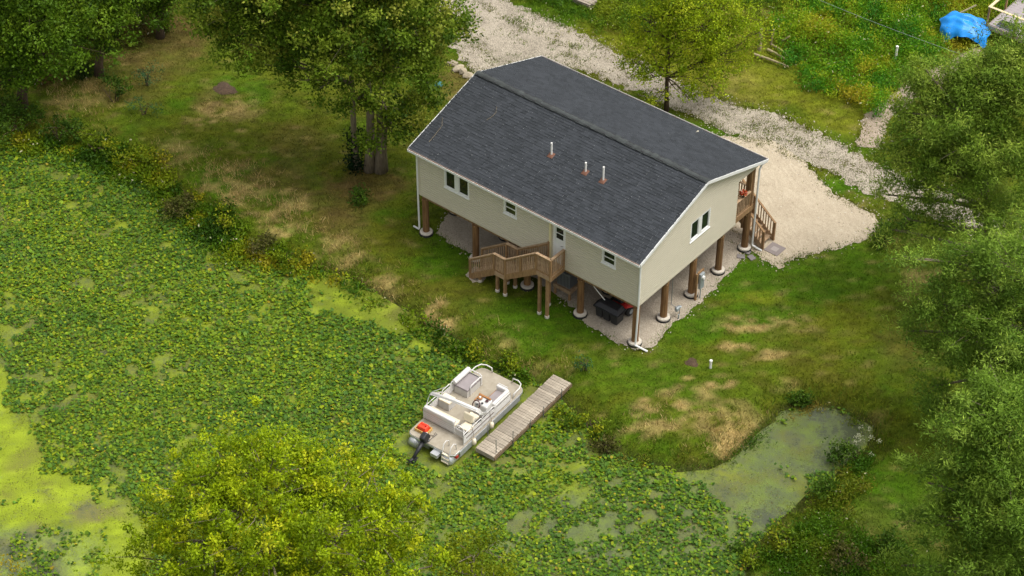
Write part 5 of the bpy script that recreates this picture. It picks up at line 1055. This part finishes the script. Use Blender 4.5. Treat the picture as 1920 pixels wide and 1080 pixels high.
sd = sdist(POND, xs, ys); ok = sd > .0; xs, ys, px, py, sd = xs[ok], ys[ok], px[ok], py[ok], sd[ok]
on = np.zeros(len(xs), bool); nn_ = fbm(xs*1.7, ys*1.7, 55, 4); centre = np.zeros(len(xs))
for Pp, marg in ((ROAD, .05), (SAND, .05), (HPAD, .02), (PATH, 0), (STEP, 0)): on |= sdist(Pp, xs, ys) < -marg-.12+(nn_-.5)*.9
rd = sdist(ROAD, xs, ys); strip = (rd < -1.0) & (rd > -1.75) & (px < 1300) & (nn_ > .50) | (rd < -.75) & (rd > -1.5) & (px >= 1300) & (nn_ > .42)
tuft = (nn_ > .57) & (rd < 0) & (RNG.random(len(xs)) < .5) & ((py < 130) | (px > 1300))
grow = ~on | (strip & (RNG.random(len(xs)) < .8)) | tuft | (RNG.random(len(xs)) < .006)
grow &= ~((xs > -12.1) & (xs < -.2) & (ys > .6) & (ys < 8.4)); xs, ys, px, py, sd = xs[grow], ys[grow], px[grow], py[grow], sd[grow]
lc = landcol(xs, ys); zt = terr(xs, ys, sd); print('grass tufts', len(xs))
hgt = .06+.07*fbm(xs*.8, ys*.8, 66, 3)+.10*(1-sst(.3, 2.2, sd))+.08*((py < 120) & (px > 950))
blades('lawn_grass', xs, ys, zt-.01, hgt, .034, 3, lc*1.38, 'short green and brownish lawn grass round the house and pond', 'grass', .6, .05)
# dry straw tufts on the bank and in the patches
n = 110000; xs, ys = scatter(n, -40, 14, -14, 16); px, py = PX(np.stack([xs, ys, np.zeros(n)], 1)); sd = sdist(POND, xs, ys); dens = np.zeros(n); nz_ = fbm(xs*1.1, ys*1.1, 77, 4)
for (cx, cy, rx, ry, w_) in ((440, 350, 70, 40, .9), (540, 405, 55, 36, .9), (630, 475, 46, 32, 1), (710, 535, 55, 24, .9), (822, 597, 32, 24, 1.6), (930, 655, 60, 20, .6), (1010, 695, 60, 20, .5), (320, 290, 70, 28, .4), (1390, 815, 66, 36, 1.5), (1345, 835, 46, 22, 1.2), (1440, 780, 30, 16, 1.3), (140, 185, 70, 40, .4), (1240, 780, 60, 30, .4)):
    q = ((px+(nz_-.5)*160-cx)/rx)**2+((py+(fbm(xs*1.3+7, ys*1.3, 79, 4)-.5)*110-cy)/ry)**2; dens = np.maximum(dens, w_*(1-sst(.05, 2.1, q)))
ok = (RNG.random(n) < dens*.75*sst(.35, .6, nz_+.12)) & (sd > .1); xs, ys, sd = xs[ok], ys[ok], sd[ok]; c = np.array([STRAW, DRY, lin(206, 182, 128), OLIVE])[RNG.choice(4, len(xs), p=[.40, .22, .13, .25])]
blades('straw_grass', xs, ys, terr(xs, ys, sd), .27, .02, 4, c*1.0, 'tall pale straw grass along the pond bank', 'grass', .55, .12)
# green reeds at the waterline
n = 70000; xs, ys = scatter(n, -46, 20, -26, 12); sd = sdist(POND, xs, ys); nz_ = fbm(xs*.7, ys*.7, 88, 4); ok = (sd > -.25) & (sd < 1.1) & (nz_ > .40) & (RNG.random(n) < .9); xs, ys, sd = xs[ok], ys[ok], sd[ok]
c = np.array([lin(58, 88, 16), lin(84, 106, 20), lin(120, 124, 34), lin(110, 96, 50)])[RNG.choice(4, len(xs), p=[.35, .3, .2, .15])]
blades('bank_reeds', xs, ys, terr(xs, ys, sd)-.02, .28, .024, 4, c*1.15, 'green reeds and rushes along the waterline', 'reeds', .6, .09)
# --- tall weeds beyond the driveway
WEED = wpoly([(1478, -40), (1450, 60), (1470, 120), (1500, 165), (1570, 195), (1640, 215), (1700, 160), (1790, 92), (1860, 40), (1960, 10), (2000, -80), (1500, -90)])
WEED2 = wpoly([(965, -40), (985, 5), (1060, 35), (1130, 60), (1210, 70), (1300, 30), (1480, 20), (1500, -60)])
def weeds(name, poly, n, hm, cols, ln, wd, label, seed):
    lo, hi = poly.min(0), poly.max(0); xs, ys = scatter(n, lo[0], hi[0], lo[1], hi[1]); ok = (sdist(poly, xs, ys) < (fbm(xs, ys, seed, 4)-.5)*2.2); xs, ys = xs[ok], ys[ok]
    hn = fbm(xs*.6, ys*.6, seed+1, 4); cn = fbm(xs*.9, ys*.9, seed+2, 4); H = hm*(.35+1.1*sst(.3, .7, hn)); k = 26; ci = np.repeat(np.arange(len(xs)), k); t = RNG.random(len(ci))**.8
    C_ = np.stack([xs[ci]+RNG.normal(size=len(ci))*.16*(.5+t), ys[ci]+RNG.normal(size=len(ci))*.16*(.5+t), t*H[ci]*RNG.uniform(.7, 1.2, len(ci))+.03+terr(xs, ys)[ci]], 1)
    D_ = unit(RNG.normal(size=(len(ci), 3))+np.array([0, 0, .6])); cols = np.array(cols); w_ = np.clip((cn-.3)/.4, 0, .999)*(len(cols)-1); i0 = w_.astype(int); f = (w_-i0)[:, None]; cc = cols[i0]*(1-f)+cols[np.minimum(i0+1, len(cols)-1)]*f
    c = cc[ci]*(1+.2*RNG.normal(size=(len(ci), 1))); fl = RNG.random(len(ci)) < .008; c[fl] = lin(214, 208, 168); c = np.clip(c, .003, 1)
    tag(leafmesh(name, C_, D_, ln*RNG.uniform(.6, 1.4, len(ci)), wd, c, curl=.15), label, 'weeds', kind='stuff')
weeds('tall_weeds', WEED, 5200, .8, [lin(58, 116, 26), lin(82, 136, 22), lin(112, 152, 24), lin(148, 166, 30), lin(164, 156, 38)], .15, .06, 'tall tangled green and yellow weeds beyond the driveway', 101)
weeds('green_weeds', WEED2, 2600, .45, [lin(66, 106, 18), lin(92, 122, 20), lin(126, 140, 26)], .14, .05, 'green and yellow weeds along the far side of the driveway', 131)
BANK = wpoly([(1450, 1010), (1540, 930), (1600, 872), (1650, 862), (1610, 925), (1560, 1000), (1720, 1040), (1720, 1100), (1440, 1110)])
weeds('bank_weeds', BANK, 1900, .42, [lin(62, 100, 14), lin(78, 114, 16), lin(100, 122, 20), lin(116, 116, 30)], .14, .05, 'mixed green and brown weeds on the right bank of the inlet', 151)
SHORE = wpoly([(-30, 235), (100, 245), (180, 258), (310, 305), (385, 385), (470, 445), (545, 470), (630, 500), (700, 545), (800, 600), (880, 640), (985, 685), (985, 715), (880, 675), (790, 616), (680, 555), (560, 525), (440, 505), (320, 425), (230, 355), (120, 310), (-30, 290)])
weeds('shore_weeds', SHORE, 3000, .42, [lin(54, 86, 14), lin(78, 112, 16), lin(104, 130, 18), lin(132, 146, 22), lin(156, 150, 32)], .17, .09, 'leafy green and yellow plants along the left pond bank', 171)

UNDER = wpoly([(-60, 150), (0, 140), (80, 160), (150, 150), (230, 90), (320, 60), (345, 10), (340, -60), (-60, -60)])
weeds('undergrowth', UNDER, 3000, .5, [lin(44, 68, 12), lin(62, 86, 16), lin(84, 96, 24), lin(104, 86, 44)], .16, .07, 'dark undergrowth below the trees in the upper left corner', 191)

# --- stray gravel thinning out into the grass, pebbles on the sand
n = 60000; xs, ys = scatter(n, -20, 14, -1, 34); px, py = PX(np.stack([xs, ys, np.zeros(n)], 1)); keep = np.zeros(n, bool)
for Pp, out_, w_ in ((ROAD, .7, .8), (SAND, .5, .8), (PATH, .5, .6), (HPAD, .3, .5)):
    d_ = sdist(Pp, xs, ys); keep |= (d_ < out_) & (RNG.random(n) < w_*np.exp(-np.abs(d_)/.35)+.03)
xs, ys = xs[keep], ys[keep]; n = len(xs); r = RNG.uniform(.018, .05, n)[:, None]; X = np.stack([xs, ys, np.full(n, .03)], 1); a = RNG.random(n)*6.283
V = np.empty((n, 4, 3))
for k in range(3): V[:, k] = X+np.stack([np.cos(a+k*2.1), np.sin(a+k*2.1), np.full(n, -.3)], 1)*r
V[:, 3] = X+np.array([0, 0, 1.0])*r*.8
F = (np.arange(n)[:, None, None]*4+np.array([[0, 1, 3], [1, 2, 3], [2, 0, 3]])[None]).reshape(-1, 3)
c = np.array([lin(150, 140, 122), lin(176, 166, 148), lin(124, 114, 100), lin(190, 182, 166)])[RNG.integers(0, 4, n)]
tag(npmesh('scattered_gravel', V.reshape(-1, 3), F, np.repeat(c, 4, 0), 'ground'), 'loose pale stones strewn along the edges of drive and sand', 'gravel', kind='stuff')
# --- duckweed flakes and algae crumbs on the water
n = 420000; xs, ys = scatter(n, -46, 20, -30, 8); sd = sdist(POND, xs, ys); px, py = PX(np.stack([xs, ys, np.full(n, WATER_Z)], 1)); ok = (sd < 0) & (px > -30) & (px < 1950) & (py < 1110); xs, ys, px, py = xs[ok], ys[ok], px[ok], py[ok]; n = len(xs)
f1 = fbm(xs*1.5, ys*1.5, 201, 5); f2 = fbm(xs*.5, ys*.5, 203, 4); ok = RNG.random(n) < sst(.36, .58, f1)*.8+.12; xs, ys, px, py, f1, f2 = xs[ok], ys[ok], px[ok], py[ok], f1[ok], f2[ok]; n = len(xs)
inlet = np.maximum.reduce([dab(1480, 830, 150, 80), dab(1400, 920, 110, 80), dab(1300, 990, 240, 130), dab(1080, 1010, 240, 90)]); lime = np.maximum.reduce([dab(-20, 860, 110, 90), dab(60, 930, 160, 60), dab(200, 1030, 90, 80), dab(0, 740, 30, 50)])
c = np.repeat((ALG*.8)[None], n, 0); c = c*(1-inlet[:, None])+GREYG*.66*inlet[:, None]; c = c*(1-lime[:, None])+LIME*.62*lime[:, None]
c = np.where((f2 > .56)[:, None] & (RNG.random(n) < .3)[:, None], lin(92, 88, 44)[None], c); c = np.clip(c*(1+.3*RNG.normal(size=(n, 1))), .004, .6)
a = RNG.random(n)*6.283; r = RNG.uniform(.014, .034, n)[:, None]; X = np.stack([xs, ys, np.full(n, WATER_Z+.006)+RNG.random(n)*.006], 1); V = np.empty((n, 3, 3))
for k in range(3): V[:, k] = X+np.stack([np.cos(a+k*2.1), np.sin(a+k*2.1), RNG.normal(size=n)*.12], 1)*r
print('flakes', n); tag(npmesh('duckweed', V.reshape(-1, 3), np.arange(3*n).reshape(n, 3), np.repeat(c, 3, 0), 'pad'), 'floating duckweed and algae flakes between the lily leaves', 'duckweed', kind='stuff')

# --- grass creeping over the edges of drive, sand and pad, and the grown-over strip between the wheel tracks
n = 300000; xs, ys = scatter(n, -24, 16, -1.5, 36); px, py = PX(np.stack([xs, ys, np.zeros(n)], 1)); ok = (px > 700) & (px < 1950) & (py > -20) & (py < 700); xs, ys, px, py = xs[ok], ys[ok], px[ok], py[ok]; n = len(xs)
nn_ = fbm(xs*1.6, ys*1.6, 221, 5); n3 = fbm(xs*4, ys*4, 223, 3); keep = np.zeros(n, bool)
for Pp, w_ in ((ROAD, .34), (SAND, .16), (HPAD, .12), (PATH, .3)):
    d_ = sdist(Pp, xs, ys); keep |= (d_ < .1) & (RNG.random(n) < .9*np.exp(np.minimum(d_, 0)/w_)*sst(.4, .6, nn_+(n3-.5)*.5))
rd = sdist(ROAD, xs, ys); mid = np.exp(-((rd+1.25)/.32)**2)*(rd < 0)
keep |= RNG.random(n) < mid*sst(.47, .58, nn_*.6+n3*.4)*np.where(px > 1330, .75, .5)
keep &= ~((xs > -12.1) & (xs < -.2) & (ys > .6) & (ys < 8.4)); xs, ys = xs[keep], ys[keep]; c = landcol(xs, ys); c = c*.7+.3*np.array([YEL, OLIVE, BROWN])[RNG.integers(0, 3, len(xs))]
print('edge tufts', len(xs)); blades('edge_grass', xs, ys, np.full(len(xs), .005), .10, .04, 3, c*1.2, 'rough grass creeping over the drive and sand edges', 'grass', .7, .05)

LAWNBANK = wpoly([(1058, 768), (1110, 800), (1160, 840), (1210, 862), (1290, 872), (1340, 866), (1400, 832), (1470, 766), (1520, 750), (1590, 764), (1640, 795), (1625, 802), (1580, 778), (1520, 766), (1475, 782), (1395, 856), (1340, 886), (1280, 892), (1200, 878), (1140, 850), (1090, 812), (1046, 778)])
weeds('lawn_bank_weeds', LAWNBANK, 1500, .26, [lin(54, 90, 14), lin(74, 106, 16), lin(100, 118, 22), lin(138, 126, 50)], .16, .04, 'green and tan weeds fringing the lawn along the inlet', 231)
